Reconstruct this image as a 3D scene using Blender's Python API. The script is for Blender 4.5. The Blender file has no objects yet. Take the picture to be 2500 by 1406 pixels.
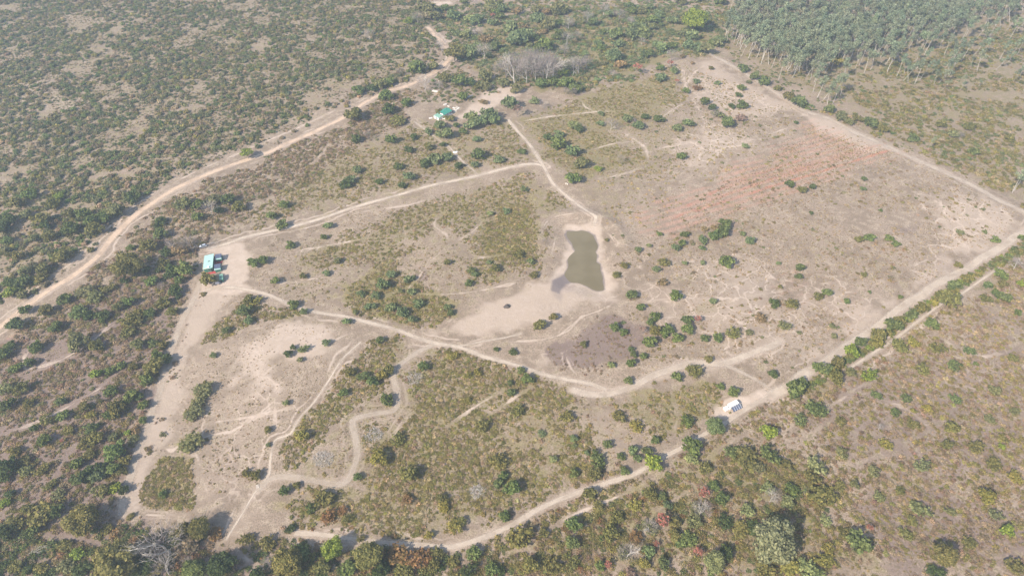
import bpy, math, random
import numpy as np
from math import radians, sin, cos, pi
from mathutils import Vector, Matrix

R = random.Random(7)
NR = np.random.default_rng(11)
scene = bpy.context.scene
COL = scene.collection

# ------------------------------------------------------------------ camera, sky, sun, exposure
CAM_H, PITCH, FPX, CX, CY = 260.0, radians(43.5), 1667.0, 1250.0, 703.0
cam_data = bpy.data.cameras.new("camera")
cam_data.sensor_width = 36.0
cam_data.lens = 24.0
cam_data.clip_start = 1.0
cam_data.clip_end = 8000.0
cam = bpy.data.objects.new("camera", cam_data)
cam.location = (0, 0, CAM_H)
cam.rotation_euler = (radians(90) - PITCH, 0, 0)
COL.objects.link(cam)
scene.camera = cam

SUN_EL = radians(37.0)
SH_DIR = Vector((0.72, 0.69, 0)).normalized()          # the way shadows fall
sun_to = Vector((-SH_DIR.x * cos(SUN_EL), -SH_DIR.y * cos(SUN_EL), sin(SUN_EL)))
world = bpy.data.worlds.new("World")
scene.world = world
world.use_nodes = True
wn = world.node_tree
wn.nodes.clear()
sky = wn.nodes.new("ShaderNodeTexSky")
sky.sky_type = 'NISHITA'
sky.sun_disc = False
sky.sun_elevation = SUN_EL
sky.sun_rotation = math.atan2(sun_to.x, sun_to.y)
sky.altitude = 600
sky.air_density = 1.2
sky.dust_density = 2.5
bg = wn.nodes.new("ShaderNodeBackground")
bg.inputs["Strength"].default_value = 0.12
wo = wn.nodes.new("ShaderNodeOutputWorld")
wn.links.new(sky.outputs[0], bg.inputs[0])
wn.links.new(bg.outputs[0], wo.inputs[0])
sd_ = bpy.data.lights.new("sun", 'SUN')
sd_.energy = 4.2
sd_.angle = radians(0.5)
sd_.color = (1.0, 0.915, 0.79)
sun = bpy.data.objects.new("sun", sd_)
sun.rotation_euler = (-sun_to).to_track_quat('-Z', 'Y').to_euler()
COL.objects.link(sun)
scene.view_settings.view_transform = 'Standard'
scene.view_settings.look = 'None'
scene.view_settings.gamma = 1.0
scene.view_settings.exposure = 0.94
scene.cycles.max_bounces = 5
scene.cycles.diffuse_bounces = 2
scene.cycles.transmission_bounces = 3
scene.cycles.transparent_max_bounces = 8
scene.cycles.volume_bounces = 1
scene.cycles.caustics_reflective = False
scene.cycles.caustics_refractive = False

# ------------------------------------------------------------------ ground points and terrain shape
SP, CP = sin(PITCH), cos(PITCH)


def gp(px, py, z=0.0):
    """The point of the land (at height z) that the photograph's pixel looks at."""
    a, b = (px - CX) / FPX, (CY - py) / FPX
    t = (CAM_H - z) / (SP - b * CP)
    return (a * t, (CP + b * SP) * t)


def depth(px, py):
    return CAM_H / (SP - (CY - py) / FPX * CP)


def poly(pts, z=0.0):
    return np.array([gp(x, y, z) for x, y in pts])


def vnoise(x, y, s, seed):
    """value noise, lattice of s metres, 0..1"""
    g = np.random.default_rng(seed).random((256, 256))
    u, v = np.asarray(x, float) / s + 37.3, np.asarray(y, float) / s + 91.7
    i, j = np.floor(u).astype(int), np.floor(v).astype(int)
    fu, fv = u - i, v - j
    fu, fv = fu * fu * (3 - 2 * fu), fv * fv * (3 - 2 * fv)
    i, j, i1, j1 = i & 255, j & 255, (i + 1) & 255, (j + 1) & 255
    return (g[i, j] * (1 - fu) + g[i1, j] * fu) * (1 - fv) + (g[i, j1] * (1 - fu) + g[i1, j1] * fu) * fv


def fbm(x, y, s, seed):
    return (vnoise(x, y, s, seed) * .5 + vnoise(x, y, s / 2.1, seed + 1) * .3 + vnoise(x, y, s / 4.3, seed + 2) * .2)


def sstep(a, b, v):
    t = np.clip((v - a) / (b - a), 0, 1)
    return t * t * (3 - 2 * t)


def seg_dist(x, y, pts, closed=False):
    d = np.full(x.shape, 1e9)
    n = len(pts)
    for k in range(n if closed else n - 1):
        ax, ay = pts[k]
        bx, by = pts[(k + 1) % n]
        dx, dy = bx - ax, by - ay
        t = np.clip(((x - ax) * dx + (y - ay) * dy) / (dx * dx + dy * dy + 1e-9), 0, 1)
        d = np.minimum(d, (x - ax - t * dx) ** 2 + (y - ay - t * dy) ** 2)
    return np.sqrt(d)


def inside(x, y, pts):
    r = np.zeros(x.shape, bool)
    n = len(pts)
    for k in range(n):
        ax, ay = pts[k]
        bx, by = pts[(k + 1) % n]
        c = (ay > y) != (by > y)
        with np.errstate(divide='ignore', invalid='ignore'):
            r ^= c & (x < (bx - ax) * (y - ay) / (by - ay) + ax)
    return r


def sdf(x, y, pts):
    """distance into the polygon (negative outside)"""
    d = seg_dist(x, y, pts, True)
    return np.where(inside(x, y, pts), d, -d)


def within(x, y, pts, m):
    lo, hi = pts.min(0) - m, pts.max(0) + m
    return (x > lo[0]) & (x < hi[0]) & (y > lo[1]) & (y < hi[1])


def PZ(ox, oy, s, pts):
    return [(ox + s * x, oy + s * y) for x, y in pts]


POND_PX = PZ(1300, 500, .1707, [(505, 370), (620, 372), (720, 365), (790, 385), (860, 430), (890, 490), (925, 570), (920, 620), (890, 665),
    (910, 700), (900, 800), (950, 830), (965, 920), (1000, 1020), (995, 1060), (1015, 1150), (1010, 1195), (930, 1205), (870, 1190),
    (790, 1145), (700, 1105), (640, 1090), (560, 1085), (500, 1030), (470, 970), (510, 900), (530, 840), (520, 770), (560, 710),
    (620, 655), (590, 600), (570, 540), (520, 480), (495, 420)])
POND = poly(POND_PX)
WATER_Z = -0.9


def height(x, y):
    x, y = np.asarray(x, float), np.asarray(y, float)
    h = (np.sin(x / 43 + 1) * np.cos(y / 57) * .45 + np.sin(x / 19 + y / 31) * .22 + (vnoise(x, y, 26, 5) - .5) * .7)
    d = np.where(within(x, y, POND, 60), -sdf(x, y, POND), 60)
    h = h * np.clip((d - 4) / 45, 0, 1)
    bank = WATER_Z * (1 - sstep(0, 11, d)) - .7 * sstep(0, 5, -d)
    berm = .9 * np.exp(-((d - 17) / 4.5) ** 2) * sstep(2, 14, y - np.mean(POND[:, 1]))
    return h + bank + berm


def hz(x, y):
    return float(height(np.array([x]), np.array([y]))[0])


# ------------------------------------------------------------------ ways
ROAD = [(-60, 832), (7, 793), (67, 744), (118, 712), (168, 682), (215, 648), (242, 621), (269, 584), (302, 551), (336, 522), (370, 499),
        (420, 467), (470, 443), (538, 413), (605, 390), (662, 368), (706, 349), (773, 319), (840, 287), (864, 269), (911, 242), (948, 223),
        (981, 215), (1015, 203), (1048, 185), (1079, 165), (1099, 143), (1094, 128), (1082, 104), (1062, 87), (1045, 67)]
TRACK_CAR = [(505, 608), (560, 594), (600, 580), (680, 560), (760, 538), (840, 512), (920, 490), (1000, 468), (1080, 447), (1160, 430), (1240, 410), (1300, 401), (1330, 408)]
TRACK_POND = [(1240, 292), (1263, 319), (1294, 356), (1314, 386), (1330, 412), (1347, 447), (1370, 470), (1400, 492), (1430, 516), (1455, 532), (1448, 552)]
TRACK_FARM = [(1010, 296), (1040, 318), (1065, 336), (1099, 360), (1126, 390), (1166, 425)]
TRACK_YARD = [(500, 706), (560, 701), (640, 717), (700, 740), (760, 760), (830, 771), (897, 786), (964, 803), (1018, 823), (1065, 836), (1109, 843), (1132, 850),
              (1183, 870), (1233, 883), (1277, 897), (1317, 910), (1368, 922), (1435, 934), (1480, 950)]
TRACK_EAST = [(2540, 540), (2500, 567), (2433, 611), (2365, 651), (2298, 688), (2231, 732), (2164, 779), (2097, 826), (2030, 873), (1962, 917), (1929, 942), (1880, 966)]
TRACK_SOUTH = [(1880, 966), (1835, 990), (1790, 1018), (1740, 1048), (1690, 1078), (1640, 1106), (1600, 1127), (1560, 1150), (1520, 1166), (1450, 1187), (1400, 1205), (1350, 1225),
               (1300, 1250), (1240, 1285), (1180, 1312), (1110, 1335), (1040, 1333), (950, 1325), (880, 1318), (800, 1308), (720, 1300)]
TRACK_WHITE = [(1395, 952), (1440, 960), (1490, 958), (1550, 940), (1600, 915), (1660, 892), (1700, 884), (1761, 888), (1828, 868), (1878, 846), (1905, 832)]
TRACK_NE = [(1735, 135), (1790, 165), (1850, 200), (1905, 235), (1960, 270), (2020, 288), (2080, 322), (2150, 352), (2230, 388), (2300, 418), (2370, 452), (2440, 492), (2510, 525)]
TRACK_WEST = [(488, 690), (470, 730), (450, 770), (430, 820), (411, 870), (395, 930), (375, 990), (355, 1050), (335, 1110), (315, 1170), (303, 1225), (300, 1258)]
TRACK_CORNER = [(551, 1318), (585, 1265), (622, 1205), (655, 1161), (660, 1124), (672, 1077), (709, 1060), (733, 1020), (770, 980), (800, 936), (835, 880), (880, 835)]
TRACK_BEND = [(1060, 838), (1040, 848), (1005, 868), (975, 890), (960, 915), (966, 945), (971, 980), (958, 1002), (897, 1013), (860, 1027), (867, 1070), (874, 1110), (857, 1158),
              (830, 1182), (760, 1172), (700, 1166), (660, 1172), (628, 1200)]
TRACK_OUTER = [(2430, 660), (2359, 709), (2329, 729), (2298, 742), (2248, 779), (2181, 830), (2147, 853), (2107, 880), (2070, 902)]
TRACK_BED = [(1109, 843), (1139, 840), (1183, 831), (1233, 823), (1273, 813)]
TRACK_HUT = [(1761, 888), (1800, 905), (1850, 930), (1890, 955)]
# (pixels, width in metres, how worn)
WAYS = [("road", ROAD, 5.0, 1.0), ("path", TRACK_CAR, 3.4, .92), ("path", TRACK_POND, 3.2, .85), ("path", TRACK_FARM, 1.9, .75), ("path", TRACK_YARD, 2.9, .85),
        ("path", TRACK_EAST, 6.2, .8), ("path", TRACK_SOUTH, 2.9, .8), ("path", TRACK_WHITE, 5.0, .8), ("path", TRACK_NE, 5.6, .7), ("path", TRACK_WEST, 4.2, .6),
        ("path", TRACK_CORNER, 1.4, .9), ("path", TRACK_BEND, 3.8, .6), ("path", TRACK_OUTER, 2.0, .85), ("path", TRACK_BED, 1.6, .75), ("path", TRACK_HUT, 2.6, .6)]
# thin cattle trails, drawn only in the ground's own wear
TRAILS = [
    [(669, 936), (672, 1030), (672, 1077)], [(300, 1238), (335, 1255), (400, 1258), (470, 1270), (500, 1275)], [(430, 1110), (480, 1112), (489, 1160), (505, 1200), (512, 1250)],
    [(360, 1075), (420, 1100), (470, 1062), (520, 1030), (610, 1020), (700, 1000), (760, 985)], [(470, 1062), (560, 1055), (640, 1010), (700, 960)],
    [(1200, 834), (1267, 833), (1317, 830), (1368, 816), (1401, 792), (1421, 772), (1460, 760), (1519, 729)], [(1370, 830), (1395, 900), (1430, 932)],
    [(1082, 520), (1064, 535), (1062, 555), (1090, 575), (1098, 600)], [(1098, 600), (1150, 570), (1180, 538), (1160, 530)], [(1098, 600), (1050, 640), (1000, 700), (940, 720)],
    [(640, 690), (720, 690), (800, 670), (840, 660)], [(700, 620), (790, 600), (900, 580)], [(1130, 625), (1180, 630), (1230, 622)], [(1010, 715), (1080, 720), (1160, 712), (1260, 690), (1300, 680)],
    [(1080, 808), (1100, 780), (1120, 760)], [(1320, 600), (1325, 560), (1345, 535), (1390, 525), (1440, 523)], [(1340, 640), (1352, 600), (1360, 560)],
    [(1460, 555), (1490, 575), (1510, 600), (1560, 603), (1590, 598)], [(1540, 680), (1570, 640), (1610, 620), (1660, 600)], [(1600, 690), (1575, 660), (1545, 640)],
    [(1570, 680), (1600, 740), (1640, 790), (1670, 830)], [(1500, 740), (1580, 735), (1660, 728), (1760, 730), (1880, 715), (1950, 700), (2020, 690), (2110, 690)],
    [(1585, 400), (1575, 360), (1540, 335), (1510, 315)], [(1585, 400), (1540, 420), (1480, 435), (1430, 440)], [(1580, 370), (1680, 350), (1780, 360), (1850, 340)], [(1430, 370), (1500, 350), (1560, 345)],
    [(1260, 300), (1340, 285), (1420, 275), (1500, 272)], [(1415, 235), (1430, 262), (1465, 275)], [(1665, 160), (1670, 200), (1690, 240), (1720, 300), (1700, 330)], [(1690, 240), (1640, 270), (1600, 300)],
    [(1690, 330), (1740, 345), (1800, 330)], [(1750, 150), (1700, 175), (1670, 215)], [(1900, 855), (1930, 885), (1950, 910)], [(1900, 650), (1890, 690), (1880, 720)],
    [(1500, 1400), (1560, 1330), (1600, 1250), (1680, 1200)], [(2080, 1140), (2150, 1110), (2210, 1080)], [(2240, 1070), (2270, 1050), (2230, 1010), (2180, 985), (2100, 960)],
    [(2000, 1010), (2050, 980), (2090, 950), (2140, 925)], [(1960, 1075), (2010, 1040), (2040, 1020)], [(1720, 1130), (1770, 1090), (1830, 1050)], [(2420, 1406), (2450, 1360), (2500, 1340)],
    [(2250, 800), (2320, 840), (2400, 870), (2500, 850)], [(2090, 1100), (2085, 1060), (2120, 1030)], [(180, 870), (60, 900), (70, 850), (90, 830)], [(60, 920), (200, 850), (300, 770)],
    [(0, 1060), (90, 1030), (170, 990), (240, 950), (290, 905)], [(130, 1175), (150, 1130), (190, 1085)], [(260, 700), (255, 680), (280, 672)], [(120, 1315), (180, 1310), (240, 1330)],
    [(560, 1330), (610, 1370), (640, 1406)], [(1240, 1352), (1300, 1330)], [(1340, 1290), (1390, 1260), (1500, 1215), (1560, 1190)], [(600, 690), (605, 640), (603, 595)], [(590, 690), (592, 640), (590, 600)],
    [(880, 800), (820, 830), (770, 850)], [(1200, 1010), (1270, 960), (1300, 945)], [(1090, 1040), (1170, 985), (1230, 950)], [(1640, 960), (1655, 1010), (1650, 1040), (1640, 1090)],
    [(980, 1000), (950, 1050), (930, 1080)], [(1800, 880), (1830, 860), (1870, 830)], [(1620, 780), (1700, 770), (1790, 760), (1840, 750)], [(2480, 600), (2400, 590), (2300, 620), (2200, 660)],
    [(760, 400), (790, 370), (800, 350)], [(860, 520), (1000, 500), (1060, 480)], [(740, 520), (700, 560)], [(242, 627), (290, 622), (325, 615)],
    [(1020, 205), (1045, 216), (1060, 225)], [(1960, 300), (1900, 320), (1870, 330)], [(1000, 1010), (960, 1060), (920, 1070)], [(0, 752), (110, 690), (200, 622), (260, 560), (340, 495), (470, 425), (640, 350), (840, 262)],
    [(1580, 60), (1583, 95)], [(1740, 85), (1748, 100), (1752, 128)],
]

ZONES = {}   # name: [(pixels, strength, softness m)]
ZONES['bare'] = [  # bare soil; the right-field patches also hold painted sun brightness
    ([(505, 612), (600, 585), (610, 640), (600, 690), (640, 715), (560, 722), (480, 720), (495, 690), (545, 680), (548, 625)], .7, 3),
    ([(545, 890), (600, 825), (700, 785), (840, 785), (860, 815), (790, 850), (690, 900), (680, 945), (600, 965), (545, 950)], .66, 9),
    ([(470, 720), (640, 730), (860, 795), (830, 880), (700, 940), (670, 1160), (520, 1275), (310, 1245), (400, 900)], .36, 8),
    ([(488, 690), (575, 722), (520, 770), (470, 860), (450, 960), (430, 1060), (380, 1120), (335, 1240), (296, 1258), (318, 1160), (360, 1030), (405, 890), (440, 790)], .55, 4),
    ([(1060, 815), (1130, 755), (1250, 705), (1330, 690), (1360, 650), (1400, 600), (1380, 560), (1460, 550), (1480, 600), (1500, 690), (1505, 735), (1420, 765), (1310, 810), (1200, 815)], .58, 6),
    ([(1370, 545), (1460, 540), (1475, 575), (1495, 690), (1490, 720), (1440, 715), (1380, 700), (1340, 690), (1385, 600)], .68, 4),
    ([(1680, 160), (1740, 145), (1850, 205), (1950, 270), (1880, 290), (1790, 290), (1700, 240)], .5, 9),
    ([(1640, 350), (1700, 300), (1800, 310), (1860, 340), (1760, 400), (1660, 400)], .5, 10),
    ([(1140, 270), (1180, 225), (1240, 205), (1290, 220), (1220, 250), (1165, 290), (1080, 300)], .7, 4),
    ([(1060, 70), (1090, 90), (1115, 105), (1090, 118), (1070, 95)], .6, 4),
    ([(1020, 0), (1090, 0), (1110, 12), (1060, 14)], .8, 5),
    ([(1740, 1000), (1790, 960), (1850, 950), (1930, 940), (1850, 990), (1790, 1020), (1750, 1030)], .85, 3),
    ([(1650, 880), (1760, 870), (1790, 900), (1700, 905), (1600, 950), (1450, 965), (1400, 950), (1560, 925)], .5, 4),
    ([(1390, 1010), (1490, 990), (1580, 1080), (1560, 1130), (1500, 1140), (1430, 1060)], .38, 6),
    ([(1290, 870), (1330, 860), (1340, 890), (1310, 900)], .5, 5),
    ([(2230, 480), (2400, 470), (2500, 520), (2500, 570), (2300, 690), (2100, 830), (1950, 920), (1880, 920), (2100, 760), (2300, 600)], .55, 12),  # right field: bare soil, made paler to paint in its sunlit hot-spot
    ([(1700, 640), (1850, 625), (1900, 690), (1880, 830), (1820, 800), (1700, 720)], .46, 12),  # right field again: thin soil plus painted hot-spot brightness
    ([(1600, 700), (2050, 690), (2100, 740), (1900, 900), (1760, 880), (1650, 800)], .42, 12),  # right field, lower part: soil and painted hot-spot brightness together
    ([(0, 160), (120, 150), (250, 250), (220, 300), (60, 280), (0, 240)], .35, 10),
    ([(20, 880), (180, 820), (300, 860), (240, 1000), (80, 1060), (0, 1040)], .25, 10),
    ([(500, 1280), (620, 1210), (700, 1190), (640, 1280), (600, 1330), (660, 1406), (600, 1406)], .4, 5),
    ([(1960, 280), (2030, 285), (2200, 370), (2120, 380), (1990, 320)], .55, 6),
    ([(0, 770), (240, 600), (340, 495), (640, 350), (840, 262), (940, 215), (960, 235), (860, 300), (640, 395), (420, 490), (260, 640), (0, 830)], .28, 5),
    ([(2240, 820), (2500, 780), (2500, 1000), (2300, 1000)], .25, 20),
]
ZONES['green'] = [
    ([(720, 620), (900, 555), (1080, 480), (1300, 425), (1400, 505), (1330, 540), (1310, 640), (1200, 700), (1130, 690), (1180, 600), (1060, 560), (950, 640), (860, 650), (730, 660)], .62, 9),
    ([(1170, 560), (1230, 500), (1300, 510), (1320, 560), (1305, 640), (1220, 640), (1180, 610)], .85, 7),
    ([(840, 690), (950, 640), (1010, 680), (1080, 720), (1100, 770), (1010, 800), (900, 770), (830, 740)], .95, 6),
    ([(1070, 850), (1130, 860), (1300, 920), (1400, 960), (1400, 1010), (1480, 1170), (1400, 1200), (1200, 1290), (1000, 1320), (720, 1300), (700, 1230), (760, 1190), (860, 1190), (890, 1090), (990, 1000), (985, 900)], .62, 7),
    ([(900, 830), (975, 812), (990, 850), (950, 930), (850, 1000), (760, 1090), (700, 1150), (690, 1080), (800, 960)], .6, 6),
    ([(780, 390), (1000, 310), (1250, 300), (1290, 395), (1150, 420), (740, 520), (560, 575), (560, 550)], .6, 9),
    ([(1280, 300), (1420, 235), (1640, 160), (1680, 250), (1500, 330), (1570, 390), (1420, 440), (1345, 405)], .75, 10),
    ([(1110, 130), (1180, 60), (1500, 20), (1760, 30), (1750, 130), (1640, 140), (1400, 230), (1230, 200)], .9, 12),
    ([(340, 1210), (390, 1125), (465, 1118), (482, 1200), (470, 1245), (360, 1235)], .75, 3),
    ([(1490, 985), (1580, 955), (1740, 925), (1770, 985), (1640, 1085), (1600, 1060)], .7, 5),
    ([(540, 790), (600, 735), (720, 755), (740, 770), (620, 790), (540, 830), (480, 850)], .6, 5),
    ([(450, 1000), (490, 940), (515, 930), (505, 990), (470, 1030)], .6, 3),
    ([(430, 1080), (470, 1060), (500, 1075), (460, 1105)], .6, 2),
    ([(2000, 280), (2070, 225), (2090, 185), (2340, 110), (2600, 20), (2600, 560), (2480, 490), (2280, 400)], .5, 10),
    ([(1760, 130), (2020, 255), (2500, 330), (2500, -40), (1760, -40)], .6, 12),
    ([(1400, 1240), (1700, 1100), (1960, 1080), (2020, 1250), (2200, 1406), (700, 1406), (720, 1320), (1110, 1345)], .62, 10),
    ([(1940, 950), (2100, 880), (2230, 780), (2450, 640), (2500, 650), (2180, 860), (1980, 980)], .6, 6),
    ([(1940, 980), (2200, 860), (2560, 640), (2560, 1440), (2000, 1440), (1960, 1200)], .36, 12),
    ([(1780, 490), (1850, 480), (1870, 540), (1760, 580), (1690, 640), (1600, 660), (1590, 620)], .45, 10),
    ([(1640, 670), (1690, 665), (1700, 700), (1650, 705)], .55, 3), ([(1700, 740), (1760, 730), (1770, 760), (1710, 770)], .55, 3), ([(1900, 735), (1950, 730), (1950, 760), (1910, 760)], .5, 3),
    ([(1600, 870), (1700, 855), (1680, 885), (1600, 890)], .6, 4),
    ([(-60, -40), (1000, -40), (1080, 140), (840, 240), (420, 440), (200, 610), (-60, 740)], .5, 14),
    ([(640, 620), (1310, 415), (1400, 500), (1330, 660), (1100, 790), (840, 760), (700, 720)], .42, 12),
    ([(880, 830), (1300, 905), (1480, 970), (1640, 1090), (1200, 1300), (700, 1310), (690, 1180)], .45, 10),
    ([(420, 1000), (680, 960), (690, 1150), (500, 1260), (310, 1230)], .3, 10),
    ([(560, 560), (1000, 300), (1300, 280), (1640, 150), (1700, 330), (1480, 560), (1340, 420), (760, 530)], .5, 14),
    ([(1370, 690), (1290, 720), (1240, 715), (1300, 690)], .4, 3), ([(1440, 690), (1470, 700), (1465, 730), (1420, 725)], .3, 4),
]
ZONES['burn'] = [
    ([(1415, 800), (1490, 765), (1560, 800), (1540, 870), (1470, 905), (1400, 915), (1340, 890), (1340, 850), (1390, 840)], .95, 6),
    ([(1015, 660), (1035, 648), (1050, 660), (1045, 685), (1020, 690)], .9, 2.5),
    ([(1345, 690), (1380, 665), (1420, 690), (1400, 705), (1370, 715)], .9, 3), ([(1345, 680), (1400, 670), (1375, 760), (1365, 725)], .35, 4),
    ([(880, 1055), (930, 1040), (935, 1070), (890, 1080)], .35, 3),
    ([(-60, 860), (300, 660), (450, 690), (390, 920), (290, 1270), (560, 1340), (640, 1440), (-60, 1440)], .68, 8),
    ([(2050, 1230), (2200, 1180), (2560, 1150), (2560, 1440), (2200, 1440)], .62, 14),
    ([(1940, 990), (2200, 880), (2560, 700), (2560, 1200), (2050, 1200)], .5, 14),
    ([(560, 1060), (640, 1080), (600, 1200), (500, 1240), (490, 1120)], .35, 6),
    ([(0, 780), (240, 610), (340, 505), (640, 360), (840, 272), (930, 225), (960, 245), (860, 310), (640, 405), (420, 500), (260, 650), (0, 850)], .3, 6),
    ([(2280, 640), (2360, 620), (2380, 650), (2260, 690)], .4, 5), ([(2170, 560), (2250, 545), (2240, 570), (2190, 575)], .5, 4), ([(2300, 530), (2350, 525), (2350, 545), (2300, 550)], .5, 4),
]
ZONES['wet'] = [
    (PZ(1300, 500, .1707, [(470, 960), (540, 1000), (700, 1010), (850, 1080), (900, 1180), (800, 1140), (700, 1095), (560, 1090), (470, 1120), (400, 1200), (380, 1260), (280, 1220), (280, 1080), (380, 1020)]), 1.0, 2.2),
    (PZ(1300, 500, .1707, [(300, 1180), (400, 1190), (430, 1290), (420, 1400), (330, 1330), (270, 1250)]), .5, 3),
]
ZONES['red'] = [
    ([(1540, 560), (1600, 500), (1720, 445), (1850, 385), (1990, 300), (2200, 372), (2130, 410), (1900, 482), (1760, 548), (1650, 590)], .66, 11),
    ([(1850, 640), (1960, 640), (2050, 690), (1980, 760), (1880, 740)], .35, 12),
    ([(1900, 740), (2100, 700), (2150, 780), (1960, 880)], .3, 14),
    ([(2060, 880), (2200, 800), (2400, 690), (2500, 680), (2500, 820), (2250, 860)], .25, 12),
    ([(1560, 1150), (1700, 1085), (1830, 1010), (1880, 960), (1830, 1050), (1640, 1150)], .4, 4),
    ([(0, 830), (20, 800), (90, 790), (40, 880), (0, 900)], .5, 4),
    ([(390, 1290), (430, 1270), (560, 1330), (530, 1350)], .2, 4),
]
RED_LINES = [[(1830, 472), (1960, 432), (2060, 402), (2130, 380), (2165, 371)], [(1700, 515), (1780, 488), (1830, 472)], [(1905, 425), (2000, 398), (2080, 375), (2160, 352)],
             [(1640, 535), (1760, 480), (1870, 440), (1990, 405)], [(1680, 500), (1780, 450), (1880, 415), (1960, 390)]]
ZONES['web'] = [
    ([(1560, 700), (1700, 580), (1800, 520), (2000, 420), (2200, 400), (2460, 510), (2300, 640), (2100, 760), (1960, 830), (1760, 860), (1650, 800)], .9, 14),
    ([(640, 630), (720, 590), (1000, 520), (1100, 560), (1180, 640), (1000, 720), (740, 730), (640, 700)], .8, 10),
    ([(1500, 200), (1660, 160), (1960, 280), (1800, 400), (1600, 400), (1480, 330)], .9, 12),
    ([(430, 1000), (660, 930), (800, 960), (660, 1160), (520, 1250), (490, 1120)], .7, 10),
    ([(1480, 720), (1640, 760), (1760, 860), (1600, 910), (1400, 930), (1330, 850)], .7, 8),
    ([(2000, 980), (2250, 850), (2500, 800), (2500, 1406), (2150, 1406), (1980, 1150)], .6, 14),
    ([(0, 120), (300, 150), (320, 420), (0, 500)], .5, 14),
    ([(1500, 560), (1620, 560), (1560, 760), (1490, 740)], .8, 6),
]


def zone_value(x, y, key, seed, amp=1.6):
    out = np.zeros(x.shape)
    wob = (fbm(x, y, 14, seed) - .5) * 2
    for pts, w, soft in ZONES[key]:
        p = poly(pts)
        m = within(x, y, p, soft * 2 + 6)
        if not m.any():
            continue
        v = w * sstep(-soft, soft, sdf(x[m], y[m], p) + wob[m] * soft * amp)
        out[m] = np.maximum(out[m], v)
    return out


def line_value(x, y, pts_px, half, soft, seed):
    p = poly(pts_px)
    out = np.zeros(x.shape)
    m = within(x, y, p, half + soft + 4)
    if m.any():
        d = seg_dist(x[m], y[m], p) + (fbm(x[m], y[m], 7, seed) - .5) * 3.0
        out[m] = 1 - sstep(half - soft, half + soft, d)
    return out


def trail_value(x, y, pts_px, seed):
    """a thin cattle trail: wanders, comes and goes, and dies out at both ends"""
    p = smooth_line(poly(pts_px), 6.0)
    out = np.zeros(x.shape)
    m = within(x, y, p, 6)
    if m.any():
        xs, ys = x[m], y[m]
        wob = 3.2 * (fbm(xs, ys, 9, seed) - .5)
        d = seg_dist(xs, ys, p)
        e = np.minimum(np.hypot(xs - p[0][0], ys - p[0][1]), np.hypot(xs - p[-1][0], ys - p[-1][1]))
        v = np.maximum(1 - sstep(.1, 1.25, np.abs(d + wob)), .6 * (1 - sstep(.1, 1.1, np.abs(d - 1.9 + wob * 1.6))))
        out[m] = v * (.5 + .55 * fbm(xs, ys, 24, seed + 3)) * sstep(-2, 14, e)
    return out


# ------------------------------------------------------------------ material helpers
def new_mat(name):
    m = bpy.data.materials.new(name)
    m.use_nodes = True
    return m, m.node_tree.nodes, m.node_tree.links


def principled(m):
    return m.node_tree.nodes["Principled BSDF"]


def simple_mat(name, color, rough=.7, metal=0.0, spec=.3, var=.12, scale=2.0):
    m, N, L = new_mat(name)
    b = principled(m)
    b.inputs["Roughness"].default_value = rough
    b.inputs["Metallic"].default_value = metal
    b.inputs["Specular IOR Level"].default_value = spec
    tc = N.new("ShaderNodeTexCoord")
    nz = N.new("ShaderNodeTexNoise")
    nz.inputs["Scale"].default_value = scale
    nz.inputs["Detail"].default_value = 5
    L.new(tc.outputs["Object"], nz.inputs["Vector"])
    mp = N.new("ShaderNodeMapRange")
    mp.inputs[1].default_value = .3
    mp.inputs[2].default_value = .7
    mp.inputs[3].default_value = 1 - var
    mp.inputs[4].default_value = 1 + var
    L.new(nz.outputs["Fac"], mp.inputs[0])
    mx = N.new("ShaderNodeMix")
    mx.data_type = 'RGBA'
    mx.blend_type = 'MULTIPLY'
    mx.inputs[0].default_value = 1
    mx.inputs[6].default_value = (*color, 1)
    L.new(mp.outputs[0], mx.inputs[7])
    L.new(mx.outputs[2], b.inputs["Base Color"])
    return m


class NT:
    """short-hand for building node trees"""
    def __init__(s, m):
        s.N, s.L = m.node_tree.nodes, m.node_tree.links

    def inp(s, sock, v):
        if isinstance(v, (int, float)):
            sock.default_value = v
        elif isinstance(v, tuple):
            sock.default_value = (*v, 1) if len(v) == 3 and sock.type == 'RGBA' else v
        else:
            s.L.new(v, sock)

    def math(s, op, a, b=0.0, c=0.0):
        n = s.N.new("ShaderNodeMath")
        n.operation = op
        for k, v in enumerate((a, b, c)):
            s.inp(n.inputs[k], v)
        return n.outputs[0]

    def mix(s, f, a, b, mode='MIX'):
        n = s.N.new("ShaderNodeMix")
        n.data_type = 'RGBA'
        n.blend_type = mode
        s.inp(n.inputs[0], f)
        s.inp(n.inputs[6], a)
        s.inp(n.inputs[7], b)
        return n.outputs[2]

    def noise(s, vec, scale, detail=3, rough=.55, dist=0.0):
        n = s.N.new("ShaderNodeTexNoise")
        n.inputs["Scale"].default_value = scale
        n.inputs["Detail"].default_value = detail
        n.inputs["Roughness"].default_value = rough
        n.inputs["Distortion"].default_value = dist
        s.L.new(vec, n.inputs["Vector"])
        return n.outputs["Fac"]

    def step(s, v, a, b, lo=0.0, hi=1.0):
        n = s.N.new("ShaderNodeMapRange")
        n.interpolation_type = 'SMOOTHSTEP'
        s.inp(n.inputs[0], v)
        for k, x in enumerate((a, b, lo, hi)):
            n.inputs[k + 1].default_value = x
        return n.outputs[0]

    def attr(s, name, kind='GEOMETRY'):
        n = s.N.new("ShaderNodeAttribute")
        n.attribute_name = name
        n.attribute_type = kind
        return n


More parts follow.
